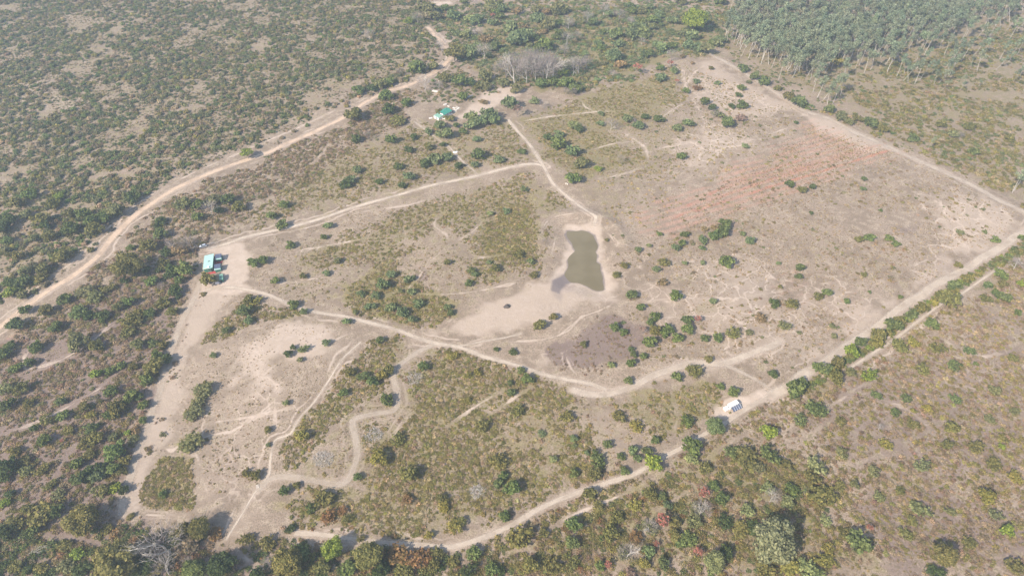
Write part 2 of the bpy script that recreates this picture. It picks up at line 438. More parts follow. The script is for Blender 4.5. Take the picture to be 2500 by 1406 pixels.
C_BARE = (.52, .415, .335)
C_BARE2 = (.43, .335, .262)
C_DRY = (.335, .252, .192)
C_DRY2 = (.240, .178, .132)
C_STRAW = (.43, .338, .255)
C_OLIVE = (.182, .155, .058)
C_OLIVE2 = (.245, .200, .085)
C_BURN = (.190, .134, .122)
C_RED = (.46, .262, .195)
C_TUFT = (.165, .128, .080)


def ground_material():
    m, N, L = new_mat("dry_land")
    t = NT(m)
    geo = N.new("ShaderNodeNewGeometry")
    pos = geo.outputs["Position"]
    a = t.attr("cover")
    b = t.attr("cover_two")
    sa = N.new("ShaderNodeSeparateColor")
    L.new(a.outputs["Color"], sa.inputs[0])
    sb = N.new("ShaderNodeSeparateColor")
    L.new(b.outputs["Color"], sb.inputs[0])
    bare, green, burn = sa.outputs
    red, web, rut = sb.outputs
    n20 = t.noise(pos, .045, 4)
    n5 = t.noise(pos, .2, 4, .6)
    n2 = t.noise(pos, .55, 4, .65)
    n07 = t.noise(pos, 1.5, 3, .7)
    n03 = t.noise(pos, 3.2, 2, .7)
    fine = t.math('ADD', t.math('MULTIPLY', n2, .5), t.math('MULTIPLY', n07, .5))
    col = t.mix(t.step(n20, .38, .62), C_DRY, C_DRY2)
    col = t.mix(t.step(n5, .44, .66, 0, .8), col, C_STRAW)
    col = t.mix(t.step(n2, .48, .66, 0, .75), col, C_DRY2)
    # burnt and leafless brown ground
    bf = t.math('ADD', burn, t.math('MULTIPLY', t.math('SUBTRACT', fine, .5), 1.4))
    col = t.mix(t.step(bf, .2, .75, 0, .85), col, C_BURN)
    # red tilled soil
    rf = t.math('ADD', red, t.math('MULTIPLY', t.math('SUBTRACT', n2, .5), 1.1))
    col = t.mix(t.step(rf, .25, 1.0, 0, .75), col, C_RED)
    # green low growth
    gf = t.math('ADD', green, t.math('MULTIPLY', t.math('SUBTRACT', n5, .5), 1.5))
    gf = t.math('ADD', gf, t.math('MULTIPLY', t.math('SUBTRACT', n07, .5), 1.1))
    og = t.mix(t.step(n20, .4, .62), C_OLIVE, C_OLIVE2)
    col = t.mix(t.step(gf, .3, .85, 0, .85), col, og)
    # tufts
    tf = t.math('MULTIPLY', t.step(n07, .50, .60), t.step(bare, .25, .75, .78, .16))
    col = t.mix(tf, col, C_TUFT)
    sp = t.math('MULTIPLY', t.step(n03, .52, .64), .55)
    col = t.mix(sp, col, C_TUFT)
    # web of trampled trails
    dv = N.new("ShaderNodeVectorMath")
    dv.operation = 'ADD'
    wn_ = N.new("ShaderNodeTexNoise")
    wn_.inputs["Scale"].default_value = .09
    wn_.inputs["Detail"].default_value = 3
    L.new(pos, wn_.inputs["Vector"])
    sc = N.new("ShaderNodeVectorMath")
    sc.operation = 'SCALE'
    sc.inputs[3].default_value = 16
    L.new(wn_.outputs["Color"], sc.inputs[0])
    L.new(pos, dv.inputs[0])
    L.new(sc.outputs[0], dv.inputs[1])
    flat = N.new("ShaderNodeVectorMath")
    flat.operation = 'MULTIPLY'
    flat.inputs[1].default_value = (1, 1, 0)
    L.new(dv.outputs[0], flat.inputs[0])
    vo = N.new("ShaderNodeTexVoronoi")
    vo.feature = 'DISTANCE_TO_EDGE'
    vo.voronoi_dimensions = '2D'
    vo.inputs["Scale"].default_value = .085
    L.new(flat.outputs[0], vo.inputs["Vector"])
    wl = t.step(vo.outputs["Distance"], .01, .06, 1, 0)
    wl = t.math('MULTIPLY', wl, t.step(n5, .3, .6, .3, 1))
    wl = t.math('MULTIPLY', t.math('MULTIPLY', wl, web), .5)
    # bare earth; also carries the sun brightness painted over the right field
    bc = t.mix(t.step(n5, .35, .68), C_BARE, C_BARE2)
    bff = t.math('ADD', t.math('ADD', bare, t.math('MULTIPLY', wl, .9)), t.math('MULTIPLY', t.math('SUBTRACT', fine, .5), .8))
    col = t.mix(t.step(bff, .25, .85, 0, .92), col, bc)
    # red wheel ruts of the tilled field
    col = t.mix(t.math('MULTIPLY', rut, t.step(n2, .3, .6, .5, .95)), col, (.40, .16, .105))
    wf = t.math('ADD', a.outputs["Alpha"], t.math('MULTIPLY', t.math('SUBTRACT', fine, .5), .6))
    col = t.mix(t.step(wf, .2, .9, 0, .9), col, (.165, .135, .13))
    bs = principled(m)
    L.new(col, bs.inputs["Base Color"])
    bs.inputs["Roughness"].default_value = .95
    bs.inputs["Specular IOR Level"].default_value = .1
    bu = N.new("ShaderNodeBump")
    bu.inputs["Strength"].default_value = .8
    bu.inputs["Distance"].default_value = .35
    L.new(fine, bu.inputs["Height"])
    L.new(bu.outputs[0], bs.inputs["Normal"])
    return m


def way_material(name, c1, c2):
    """trodden earth, frayed towards the edges of the strip"""
    m, N, L = new_mat(name)
    t = NT(m)
    geo = N.new("ShaderNodeNewGeometry")
    pos = geo.outputs["Position"]
    e = t.attr("edge").outputs["Fac"]          # 0 edge .. 1 middle
    n2 = t.noise(pos, .5, 4, .6)
    n07 = t.noise(pos, 1.6, 3, .7)
    col = t.mix(t.step(n2, .35, .65), c1, c2)
    col = t.mix(t.step(n07, .58, .72, 0, .35), col, C_DRY2)
    rut = t.step(t.math('ABSOLUTE', t.math('SUBTRACT', e, .55)), .05, .22, .0, .32)   # grassy crown and worn ruts
    col = t.mix(rut, col, C_DRY)
    bs = principled(m)
    L.new(col, bs.inputs["Base Color"])
    bs.inputs["Roughness"].default_value = .95
    bs.inputs["Specular IOR Level"].default_value = .1
    f = t.math('ADD', e, t.math('MULTIPLY', t.math('SUBTRACT', n07, .5), 1.2))
    f = t.math('ADD', f, t.math('MULTIPLY', t.math('SUBTRACT', n2, .5), .8))
    n20 = t.noise(pos, .12, 3)
    worn = t.math('MULTIPLY', t.attr("worn").outputs["Fac"], t.step(n20, .3, .6, .65, 1.1))
    alpha = t.math('MULTIPLY', t.step(f, .08, .8), worn)
    L.new(alpha, bs.inputs["Alpha"])
    return m


def foliage_material(name, instanced):
    m, N, L = new_mat(name)
    t = NT(m)
    if instanced:
        base = t.attr("tint", 'INSTANCER').outputs["Color"]
        oi = N.new("ShaderNodeObjectInfo")
    else:
        oi = N.new("ShaderNodeObjectInfo")
        base = oi.outputs["Color"]
    v = t.attr("leaf").outputs["Fac"]
    f = t.step(v, 0, 1, .62, 1.42)
    col = t.mix(1.0, base, f, 'MULTIPLY')
    hs = N.new("ShaderNodeHueSaturation")
    L.new(col, hs.inputs["Color"])
    hs.inputs["Saturation"].default_value = .95
    t.inp(hs.inputs["Hue"], t.step(v, 0, 1, .515, .485))
    bs = principled(m)
    L.new(hs.outputs[0], bs.inputs["Base Color"])
    bs.inputs["Roughness"].default_value = .75
    bs.inputs["Specular IOR Level"].default_value = .2
    tr = N.new("ShaderNodeBsdfTranslucent")
    L.new(hs.outputs[0], tr.inputs["Color"])
    ms = N.new("ShaderNodeMixShader")
    ms.inputs[0].default_value = .42
    L.new(bs.outputs[0], ms.inputs[1])
    L.new(tr.outputs[0], ms.inputs[2])
    L.new(ms.outputs[0], N["Material Output"].inputs[0])
    return m


M_FOL = foliage_material("foliage", False)
M_FOLI = foliage_material("scrub_foliage", True)
M_BARK = simple_mat("grey_bark", (.17, .14, .115), .9, var=.25, scale=4)
M_PALE = simple_mat("pale_bark", (.42, .38, .335), .85, var=.2, scale=3)
M_TWIG = simple_mat("bare_twigs", (.25, .21, .19), .9, var=.2, scale=3)


# ------------------------------------------------------------------ mesh helpers
def mesh_from(name, V, F, mats, mi=None, smooth=False):
    me = bpy.data.meshes.new(name)
    me.from_pydata([tuple(v) for v in V], [], [tuple(f) for f in F])
    for m in mats:
        me.materials.append(m)
    if mi is not None:
        me.polygons.foreach_set("material_index", np.asarray(mi, dtype=np.int32))
    if smooth:
        me.polygons.foreach_set("use_smooth", np.ones(len(me.polygons), dtype=bool))
    me.update()
    return me


def tag(o, label=None, cat=None, group=None, kind=None):
    if label:
        o["label"] = label
    if cat:
        o["category"] = cat
    if group:
        o["group"] = group
    if kind:
        o["kind"] = kind
    return o


def link(name, data, parent=None):
    o = bpy.data.objects.new(name, data)
    COL.objects.link(o)
    if parent:
        o.parent = parent
    return o


def structure(name, me):
    return tag(link(name, me), kind='structure')


class MB:
    """collects boxes, bars and sheets in one mesh"""
    def __init__(s):
        s.V, s.F, s.I = [], [], []

    def quad(s, a, b, c, d, mi=0):
        n = len(s.V)
        s.V += [a, b, c, d]
        s.F.append((n, n + 1, n + 2, n + 3))
        s.I.append(mi)

    def hexa(s, bot, top, mi=0):
        n = len(s.V)
        s.V += list(bot) + list(top)
        for f in ((3, 2, 1, 0), (4, 5, 6, 7), (0, 1, 5, 4), (1, 2, 6, 5), (2, 3, 7, 6), (3, 0, 4, 7)):
            s.F.append(tuple(n + k for k in f))
            s.I.append(mi)

    def box(s, x0, y0, z0, x1, y1, z1, mi=0):
        s.hexa([(x0, y0, z0), (x1, y0, z0), (x1, y1, z0), (x0, y1, z0)], [(x0, y0, z1), (x1, y0, z1), (x1, y1, z1), (x0, y1, z1)], mi)

    def tube(s, p, q, r0, r1, n=6, mi=0):
        p, q = Vector(p), Vector(q)
        d = (q - p)
        if d.length < 1e-6:
            return
        u = d.orthogonal().normalized()
        w = d.cross(u).normalized()
        k0 = len(s.V)
        for c, r in ((p, r0), (q, r1)):
            for k in range(n):
                a = 2 * pi * k / n
                s.V.append(tuple(c + u * (r * cos(a)) + w * (r * sin(a))))
        for k in range(n):
            s.F.append((k0 + k, k0 + (k + 1) % n, k0 + n + (k + 1) % n, k0 + n + k))
            s.I.append(mi)
        s.F.append(tuple(k0 + n + k for k in range(n)))
        s.I.append(mi)

    def mesh(s, name, *mats):
        return mesh_from(name, s.V, s.F, mats, s.I)

    def build(s, name, mats, parent=None):
        return link(name, s.mesh(name, *(mats if isinstance(mats, (list, tuple)) else [mats])), parent)


# ------------------------------------------------------------------ the land
def build_ground():
    nx = 1000
    u = np.linspace(-1, 1, nx)
    u = np.concatenate([[-6, -3, -1.6, -1.2], u, [1.2, 1.6, 3, 6]])
    ys = [95.0]
    while ys[-1] < 770:
        ys.append(ys[-1] + .42 + (ys[-1] - 95) * .0013)
    ys = np.array([-600, -200, 0, 60] + ys + [840, 950, 1200, 1700, 2600])
    hw = np.clip(205 + (ys - 100) * .62, 205, 640)
    X = hw[:, None] * u[None, :]
    Y = np.repeat(ys[:, None], len(u), 1)
    x, y = X.ravel(), Y.ravel()
    z = height(x, y)
    nr, nc = X.shape
    me = bpy.data.meshes.new("ground")
    me.vertices.add(nr * nc)
    me.vertices.foreach_set("co", np.stack([x, y, z], 1).astype(np.float32).ravel())
    idx = np.arange(nr * nc).reshape(nr, nc)
    q = np.stack([idx[:-1, :-1], idx[:-1, 1:], idx[1:, 1:], idx[1:, :-1]], -1).reshape(-1, 4)
    me.loops.add(q.size)
    me.loops.foreach_set("vertex_index", q.ravel().astype(np.int32))
    me.polygons.add(len(q))
    me.polygons.foreach_set("loop_start", (np.arange(len(q)) * 4).astype(np.int32))
    me.polygons.foreach_set("use_smooth", np.ones(len(q), dtype=bool))
    me.update()
    bare = zone_value(x, y, 'bare', 21)
    for k, tr in enumerate(TRAILS):
        bare = np.maximum(bare, (.62 if np.mean([q[0] for q in tr]) > 1550 and np.mean([q[1] for q in tr]) > 450 else .92) * trail_value(x, y, tr, 100 + k))
    for nm, pts, w, worn in WAYS:
        bare = np.maximum(bare, (.25 + .45 * worn) * line_value(x, y, pts, w * .5 + .5, 2.8, 300))
    for k, (nm, pts, w, worn) in enumerate(WAYS):          # side tracks that braid along the ways
        p = smooth_line(poly(pts), 5.0)
        m = within(x, y, p, 14)
        d = seg_dist(x[m], y[m], p)
        g = fbm(x[m], y[m], 13, 700 + k)
        gate = sstep(.45, .6, fbm(x[m], y[m], 33, 730 + k))
        v = 1 - sstep(.2, 1.3, np.abs(d - w * .55 - 1.5 - 7 * (g - .4)))
        bare[m] = np.maximum(bare[m], .75 * worn * v * gate)
    pd = np.full(x.shape, 99.0)
    m = within(x, y, POND, 12)
    pd[m] = -sdf(x[m], y[m], POND)
    green = zone_value(x, y, 'green', 31)
    green = np.maximum(green, sstep(.42, .66, fbm(x, y, 38, 33)) * .34 * (1 - sstep(.2, .5, bare)))
    burn = zone_value(x, y, 'burn', 41)
    red = zone_value(x, y, 'red', 51)
    ra, rb = np.array(gp(1830, 472)), np.array(gp(2165, 371))
    rn = (rb - ra) / np.linalg.norm(rb - ra)
    rows_ = np.sin(((x - ra[0]) * -rn[1] + (y - ra[1]) * rn[0]) * 2 * pi / 5.5 + 2 * fbm(x, y, 40, 9))
    red *= 1 + .4 * rows_
    web = zone_value(x, y, 'web', 61)
    rut = np.zeros(x.shape)
    for k, ln in enumerate(RED_LINES):
        rut = np.maximum(rut, (.9 if k < 1 else .6) * line_value(x, y, ln, .5, 1.0, 400 + k))
    wet = np.maximum(zone_value(x, y, 'wet', 71, .8), .75 * (1 - sstep(.3, 2.6, pd + 3 * (fbm(x, y, 6, 72) - .5))))
    for nm, ch, one in (("cover", (bare, green, burn), wet), ("cover_two", (red, web, rut), wet)):
        at = me.attributes.new(nm, 'FLOAT_COLOR', 'POINT')
        at.data.foreach_set("color", np.stack([*ch, one], 1).astype(np.float32).ravel())
    me.materials.append(ground_material())
    structure("ground", me)


def smooth_line(p, step=1.2):
    """Catmull-Rom through the points, evenly spaced"""
    out = []
    P = [p[0] * 2 - p[1]] + list(p) + [p[-1] * 2 - p[-2]]
    for k in range(1, len(P) - 2):
        a, b, c, d = P[k - 1:k + 3]
        n = max(2, int(np.linalg.norm(c - b) / step))
        for i in range(n):
            t = i / n
            out.append(.5 * (2 * b + (c - a) * t + (2 * a - 5 * b + 4 * c - d) * t * t + (3 * b - a - 3 * c + d) * t ** 3))
    out.append(P[-2])
    return np.array(out)


def build_way(name, px, width, worn, mat, lift):
    c = smooth_line(poly(px))
    d = np.gradient(c, axis=0)
    d /= np.linalg.norm(d, axis=1)[:, None] + 1e-9
    nrm = np.stack([-d[:, 1], d[:, 0]], 1)
    w = width * (.82 + .36 * vnoise(np.arange(len(c)) * 1.2, np.zeros(len(c)), 9, len(px))) * .62
    off = (vnoise(np.arange(len(c)) * 1.2, np.zeros(len(c)), 11, len(px) + 7) - .5) * width * .3
    nc = 9
    tt = np.linspace(-1, 1, nc)
    pts = c[:, None, :] + nrm[:, None, :] * (tt[None, :, None] * w[:, None, None] + off[:, None, None])
    x, y = pts[..., 0].ravel(), pts[..., 1].ravel()
    z = height(x, y) + lift
    n = len(c)
    idx = np.arange(n * nc).reshape(n, nc)
    q = np.stack([idx[:-1, :-1], idx[:-1, 1:], idx[1:, 1:], idx[1:, :-1]], -1).reshape(-1, 4)
    me = mesh_from(name, np.stack([x, y, z], 1), q, [mat], smooth=True)
    e = np.tile(1 - np.abs(tt), n)
    me.attributes.new("edge", 'FLOAT', 'POINT').data.foreach_set("value", e.astype(np.float32))
    me.attributes.new("worn", 'FLOAT', 'POINT').data.foreach_set("value", np.full(len(e), worn, dtype=np.float32))
    me.update()
    structure(name, me)


def build_pond():
    c = smooth_line(np.vstack([POND, POND[:1]]), 1.0)[:-1]
    ctr = c.mean(0)
    out = c + (c - ctr) / np.linalg.norm(c - ctr, axis=1)[:, None] * .7
    me = bpy.data.meshes.new("pond_water")
    me.from_pydata([(x, y, WATER_Z + .05) for x, y in out], [], [tuple(range(len(out)))])
    m, N, L = new_mat("muddy_water")
    t = NT(m)
    geo = N.new("ShaderNodeNewGeometry")
    n = t.noise(geo.outputs["Position"], .06, 3)
    b = principled(m)
    L.new(t.mix(t.step(n, .35, .65), (.150, .120, .066), (.178, .145, .085)), b.inputs["Base Color"])
    b.inputs["Roughness"].default_value = .06
    b.inputs["IOR"].default_value = 1.33
    bu = N.new("ShaderNodeBump")
    bu.inputs["Strength"].default_value = .06
    bu.inputs["Distance"].default_value = .05
    L.new(t.noise(geo.outputs["Position"], 2.5, 3), bu.inputs["Height"])
    L.new(bu.outputs[0], b.inputs["Normal"])
    me.materials.append(m)
    structure("pond_water", me)


build_ground()
M_ROAD = way_material("road_earth", (.62, .46, .33), (.55, .40, .285))
M_PATH = way_material("path_earth", (.60, .50, .40), (.52, .425, .33))
for k, (nm, px, w, worn) in enumerate(WAYS):
    build_way(nm, px, w, worn, M_ROAD if nm == "road" else M_PATH, .012 + .0025 * k)
build_pond()

# ------------------------------------------------------------------ plants: meshes
def leaf_cloud(lobes, n, size, seed, flat=.55, core=0.8, core_sub=2, stray=.12):
    """Leaf clumps spread over and through a crown made of lobes [(centre, radii)]; returns V, F, leaf value per face."""
    r = np.random.default_rng(seed)
    V, F, A = [], [], []
    vol = np.array([rx * ry + ry * rz + rx * rz for _, (rx, ry, rz) in lobes])
    pick = r.choice(len(lobes), n, p=vol / vol.sum())
    for k in pick:
        c, rad = np.array(lobes[k][0]), np.array(lobes[k][1])
        d = r.normal(size=3)
        d[2] = d[2] * .8 + .25
        d /= np.linalg.norm(d)
        rr = 1 - abs(r.normal()) * .16 if r.random() > stray else 1.0 + r.random() * .22
        p = c + d * rad * rr
        nrm = d / rad
        nrm = nrm / np.linalg.norm(nrm) + r.normal(size=3) * flat
        nrm /= np.linalg.norm(nrm)
        a = np.cross(nrm, r.normal(size=3))
        a /= np.linalg.norm(a) + 1e-9
        b = np.cross(nrm, a)
        s = size * (.6 + .8 * r.random())
        k0 = len(V)
        n_ = 5
        off = r.random() * 6.28
        for q in range(n_):
            an = off + 2 * pi * q / n_
            rq = s * (.55 + .6 * r.random())
            V.append(p + a * (rq * cos(an)) + b * (rq * sin(an)) + nrm * (s * .18 * r.normal()))
        F.append(tuple(range(k0, k0 + n_)))
        A.append(r.random())
    if core:
        phi = (1 + 5 ** .5) / 2
        for c, rad in lobes:
            vs, fs = ico(core_sub if max(rad) > 1.2 else 1)
            jit = r.random((len(vs),)) * .3 + .78
            k0 = len(V)
            for v, j in zip(vs, jit):
                V.append(np.array(c) + np.array(v) * np.array(rad) * core * j)
            for f in fs:
                F.append(tuple(k0 + i for i in f))
                A.append(r.random() * .85)
    return V, F, A


_ICO = {}


def ico(sub):
    if sub not in _ICO:
        import bmesh
        bm = bmesh.new()
        bmesh.ops.create_icosphere(bm, subdivisions=sub, radius=1)
        _ICO[sub] = ([tuple(v.co) for v in bm.verts], [tuple(v.index for v in f.verts) for f in bm.faces])
        bm.free()
    return _ICO[sub]


def crown_mesh(name, lobes, n, size, seed, mat, **kw):
    V, F, A = leaf_cloud(lobes, n, size, seed, **kw)
    me = mesh_from(name, V, F, [mat])
    me.attributes.new("leaf", 'FLOAT', 'FACE').data.foreach_set("value", np.array(A, dtype=np.float32))
    return me


def round_lobes(seed, n=7, spread=.64, tall=.8):
    """a unit crown (radius about 1, centre at 0): one main mass and smaller ones round it"""
    r = np.random.default_rng(seed)
    L = [((r.normal() * .1, r.normal() * .1, 0), (.6, .6, .55 * tall))]
    for k in range(n):
        a = 2 * pi * (k + r.random() * .7) / n
        q = spread * (.75 + .5 * r.random())
        s = .22 + .30 * r.random()
        L.append(((q * cos(a), q * sin(a), (r.random() - .45) * .6 * tall), (s, s * (.8 + .4 * r.random()), s * tall)))
    for k in range(2):
        L.append(((r.normal() * .2, r.normal() * .2, .4 * tall), (.38, .34, .32 * tall)))
    return L


def branch_mesh(name, mat, seed, levels=4, h=1.0, r0=.035, spread=.6, n0=1, kids=(2, 4), sides=5, up=.25, start=.3):
    """a leafless tree of unit height"""
    r = np.random.default_rng(seed)
    mb = MB()

    def grow(p, d, ln, rad, lv):
        q = p + d * ln
        mid = p + d * (ln * .5) + Vector(tuple(r.normal(size=3) * ln * .06))
        mb.tube(p, mid, rad, rad * .82, sides if lv > 1 else 3)
        mb.tube(mid, q, rad * .82, rad * .62, sides if lv > 1 else 3)
        if lv == 0:
            return
        for k in range(int(r.integers(kids[0], kids[1] + 1))):
            nd = (d + Vector(tuple(r.normal(size=3))) * spread + Vector((0, 0, up))).normalized()
            grow(q if r.random() < .6 else mid, nd, ln * (.58 + .25 * r.random()), rad * .58, lv - 1)

    for k in range(n0):
        d = Vector((r.normal() * .12, r.normal() * .12, 1)).normalized() if n0 == 1 else Vector((r.normal() * .4, r.normal() * .4, 1)).normalized()
        grow(Vector((0, 0, -.01)), d, h * start, r0, levels)
    zmax = max(v[2] for v in mb.V)
    mb.V = [(v[0] / zmax * h, v[1] / zmax * h, v[2] / zmax * h) for v in mb.V]
    return mb.mesh(name, mat)


def trunk_mesh(name, mat, seed, h, r0, limbs=4, reach=.5):
    """tapered trunk with limbs that reach into a crown of unit radius centred at z = h"""
    r = np.random.default_rng(seed)
    mb = MB()
    fork = h * .45
    mb.tube((0, 0, -.15), (0, 0, fork * .5), r0 * 1.25, r0, 7)
    mb.tube((0, 0, fork * .5), (.02, .01, fork), r0, r0 * .85, 7)
    for k in range(limbs):
        a = 2 * pi * (k + r.random() * .6) / limbs
        q = Vector((reach * cos(a), reach * sin(a), h + (r.random() - .3) * .3))
        mid = Vector((0, 0, fork)).lerp(q, .5) + Vector((0, 0, -.06))
        mb.tube((.02, .01, fork - .03), mid, r0 * .62, r0 * .45, 5)
        mb.tube(mid, q, r0 * .45, r0 * .2, 5)
    return mb.mesh(name, mat)


# unit plants: crown radius 1
CROWNS = {}
for k in range(6):
    CROWNS['round', k] = crown_mesh("crown", round_lobes(40 + k, 6 + k % 3), 380, .14, 70 + k, M_FOL, core=.68, stray=.22, flat=.7)
for k in range(4):
    CROWNS['big', k] = crown_mesh("crown", round_lobes(140 + k, 14, .56, .85), 2900, .062, 170 + k, M_FOL, core=.84, flat=.55)
for k in range(4):
    CROWNS['loose', k] = crown_mesh("crown", round_lobes(240 + k, 9, .72, .5), 260, .12, 270 + k, M_FOL, core=.66, stray=.3, flat=.5)
for k in range(3):   # flat-topped thorn tree
    CROWNS['flat', k] = crown_mesh("crown", round_lobes(340 + k, 9, .7, .42), 330, .13, 370 + k, M_FOL, core=.6, stray=.2)
CROWNS['flower', 0] = crown_mesh("crown", [((x * .55, y * .55, z), (.3, .3, .2)) for x, y, z in
                      ((0, 0, .2), (1, .1, .1), (-.9, .3, 0), (.2, 1, .05), (-.3, -1, .1), (.7, -.7, -.05), (-.8, -.6, 0), (.6, .75, 0))], 170, .13, 5, M_FOL, core=0, stray=.4, flat=1.0)
CROWNS['flower', 1] = crown_mesh("crown", [((x * .6, y * .6, z), (.28, .3, .2)) for x, y, z in
                      ((.1, .1, .25), (1, -.3, 0), (-.9, .1, .1), (.3, .9, .15), (-.2, -.9, 0), (-.7, .8, 0))], 140, .13, 6, M_FOL, core=0, stray=.4, flat=1.0)
TRUNK = {k: trunk_mesh("trunk", M_BARK, 500 + k, .95, .09, 5, .55) for k in range(3)}
TRUNK['flat'] = trunk_mesh("trunk", M_BARK, 510, 1.1, .06, 6, .75)
BARE = {k: branch_mesh("branches", M_TWIG, 600 + k, 5, 1.0, .022, .5, 1, (2, 3), 5, .22, .32) for k in range(4)}
SPIKE = None

# tones (linear albedo)
TONE = {
    'dark': (.060, .084, .040), 'deep': (.042, .062, .029), 'green': (.082, .113, .050), 'mid': (.082, .108, .056), 'olive': (.108, .108, .050),
    'lime': (.118, .160, .036), 'pale': (.135, .158, .102), 'sage': (.102, .136, .092), 'yellow': (.150, .142, .048), 'russet': (.135, .085, .052),
    'brown': (.150, .118, .085), 'coral': (.42, .17, .11), 'bronze': (.30, .20, .145), 'grey': (.20, .17, .15), 'bank': (.115, .125, .082), 'ash': (.122, .140, .118),
}
TONE = {k: (c[0] * 1.95, c[1] * 1.78, c[2] * 1.05) if k not in ('coral', 'bronze') else c for k, c in TONE.items()}
TONE_WORD = {
    'dark': 'dark green', 'deep': 'very dark green', 'green': 'deep green', 'mid': 'mid green', 'olive': 'olive green', 'lime': 'bright lime green', 'pale': 'pale grey-green',
    'sage': 'bluish sage green', 'yellow': 'yellowish green', 'russet': 'russet brown', 'brown': 'dry brown', 'coral': 'coral red flowering', 'bronze': 'pinkish bronze', 'grey': 'leafless grey', 'bank': 'grey-green', 'ash': 'ashy grey-green',
}
LANDMARKS = [
    ((1425, 600), "the pond"), ((1425, 690), "the wet mud of the pond"), ((512, 640), "the mint-roofed house"), ((497, 603), "the white car"), ((1085, 272), "the green-roofed house"),
    ((1787, 987), "the white solar hut"), ((1890, 1320), "the huge grey-green tree"), ((1290, 165), "the grey leafless grove"), ((1700, 45), "the big bright green tree"),
    ((1237, 748), "the dark rock in the dry bed"), ((680, 860), "the pale bare field"), ((1450, 845), "the purple burnt patch"), ((1950, 410), "the red tilled strip"),
    ((1747, 1040), "the round boundary tree"), ((1310, 400), "the track junction beyond the pond"), ((300, 1250), "the fenced field's sharp corner"),
    ((405, 1185), "the brown corner thicket"), ((2320, 735), "the spreading thorn tree"), ((2080, 860), "the lime green hedge clump"), ((1720, 1200), "the red coral tree"),
    ((2490, 520), "the corner of the boundary tracks"), ((2020, 260), "the plantation's lower corner"), ((1755, 130), "the plantation's upper corner"), ((1110, 843), "the fork below the dry bed"),
    ((865, 1090), "the bend in the pale track"), ((551, 1312), "the footpath's end"), ((242, 625), "the fork in the dirt road"), ((660, 368), "the road tree shadows"),
    ((1095, 150), "the bend of the dirt road"), ((905, 800), "the thicket below the yard track"), ((1000, 745), "the lush thicket in the field"), ((1500, 300), "the upper meadow"), ((2250, 330), "the olive scrub"),
    ((1400, 90), "the woodland's middle"), ((1560, 60), "the faint woodland clearing"), ((1190, 70), "the woodland by the road bend"), ((1640, 100), "the meadow's woodland edge"), ((1885, 700), "the grey bare patch"), ((2200, 1020), "the yellow speckled scrub"), ((2350, 1300), "the mauve scrub"), ((100, 900), "the washed-out gully"), ((200, 1150), "the dark thickets"),
    ((1160, 1110), "the wide brown scrub"), ((1500, 1185), "the widening of the track"), ((870, 1370), "the dark trees under the track"), ((960, 390), "the green slope"),
    ((930, 240), "the road above the farm"), ((520, 1010), "the trampled grass"), ((490, 510), "the woody hollow"), ((1600, 830), "the dark tree cluster"), ((2110, 580), "the open dry grass"),
]
PLANTED = []     # (root object, px, py, radius m, tone, form)


def where_phrase(px, py):
    best = min(LANDMARKS, key=lambda l: (l[0][0] - px) ** 2 + ((l[0][1] - py) * 1.25) ** 2)
    (lx, ly), nm = best
    dx, dy = px - lx, py - ly
    d = math.hypot(dx, dy)
    if abs(dx) > 1.7 * abs(dy):
        s = "right of" if dx > 0 else "left of"
    elif abs(dy) > 1.7 * abs(dx):
        s = "below" if dy > 0 else "above"
    else:
        s = ("below " if dy > 0 else "above ") + "and " + ("right of" if dx > 0 else "left of")
    how = "just " if d < 45 else ("" if d < 110 else "well ")
    return how + s + " " + nm


def size_word(r):
    return "tiny" if r < 1.6 else "small" if r < 2.5 else "medium" if r < 3.8 else "large" if r < 6 else "very large"


_proto = {}


def put_plant(px, py, r_px, tone, form='round', at_base=False, name=None, cat=None, hgt=None, label=None):
    """crown centre at pixel (px, py), crown radius r_px pixels of the photograph"""
    g = gp(px, py)
    r = r_px * depth(px, py) / FPX
    zc = r * (1.1 if form == 'flat' else .55 if form == 'loose' else .75)
    if form == 'big':
        zc = r * .95
    x, y = g if at_base else gp(px, py, zc)
    k = R.randrange(1000)
    root = bpy.data.objects.new(name or ("shrub" if r < 1.9 else "scrub_tree" if form == "loose" else "bush" if form == "round" and r < 3 else "tree"), None)
    root.empty_display_size = .5
    COL.objects.link(root)
    root.location = (x, y, hz(x, y))
    root.rotation_euler = (0, 0, R.random() * 6.28)
    nk = {'round': 6, 'big': 4, 'loose': 4, 'flat': 3, 'flower': 2}[form]
    cr = bpy.data.objects.new("crown", CROWNS[form, k % nk])
    cr.parent = root
    cr.location = (0, 0, zc)
    e = 1 + R.uniform(-.1, .1)
    cr.scale = (r * e, r / e, r * R.uniform(.9, 1.12))
    c = TONE[tone]
    j = R.uniform(.88, 1.14)
    cr.color = (c[0] * j * R.uniform(.94, 1.06), c[1] * j, c[2] * j * R.uniform(.92, 1.08), 1)
    COL.objects.link(cr)
    tr = bpy.data.objects.new("trunk", TRUNK['flat'] if form == 'flat' else TRUNK[k % 3])
    tr.parent = root
    s = zc / (1.1 if form == 'flat' else .95)
    tr.scale = (r * .9, r * .9, s)
    COL.objects.link(tr)
    PLANTED.append((root, px, py, r, tone, form, cat, label))
    return root


CROP = {1: (0, 0), 2: (830, 0), 3: (1660, 0), 4: (0, 470), 5: (830, 470), 6: (1660, 470), 7: (0, 936), 8: (830, 936), 9: (1660, 936)}
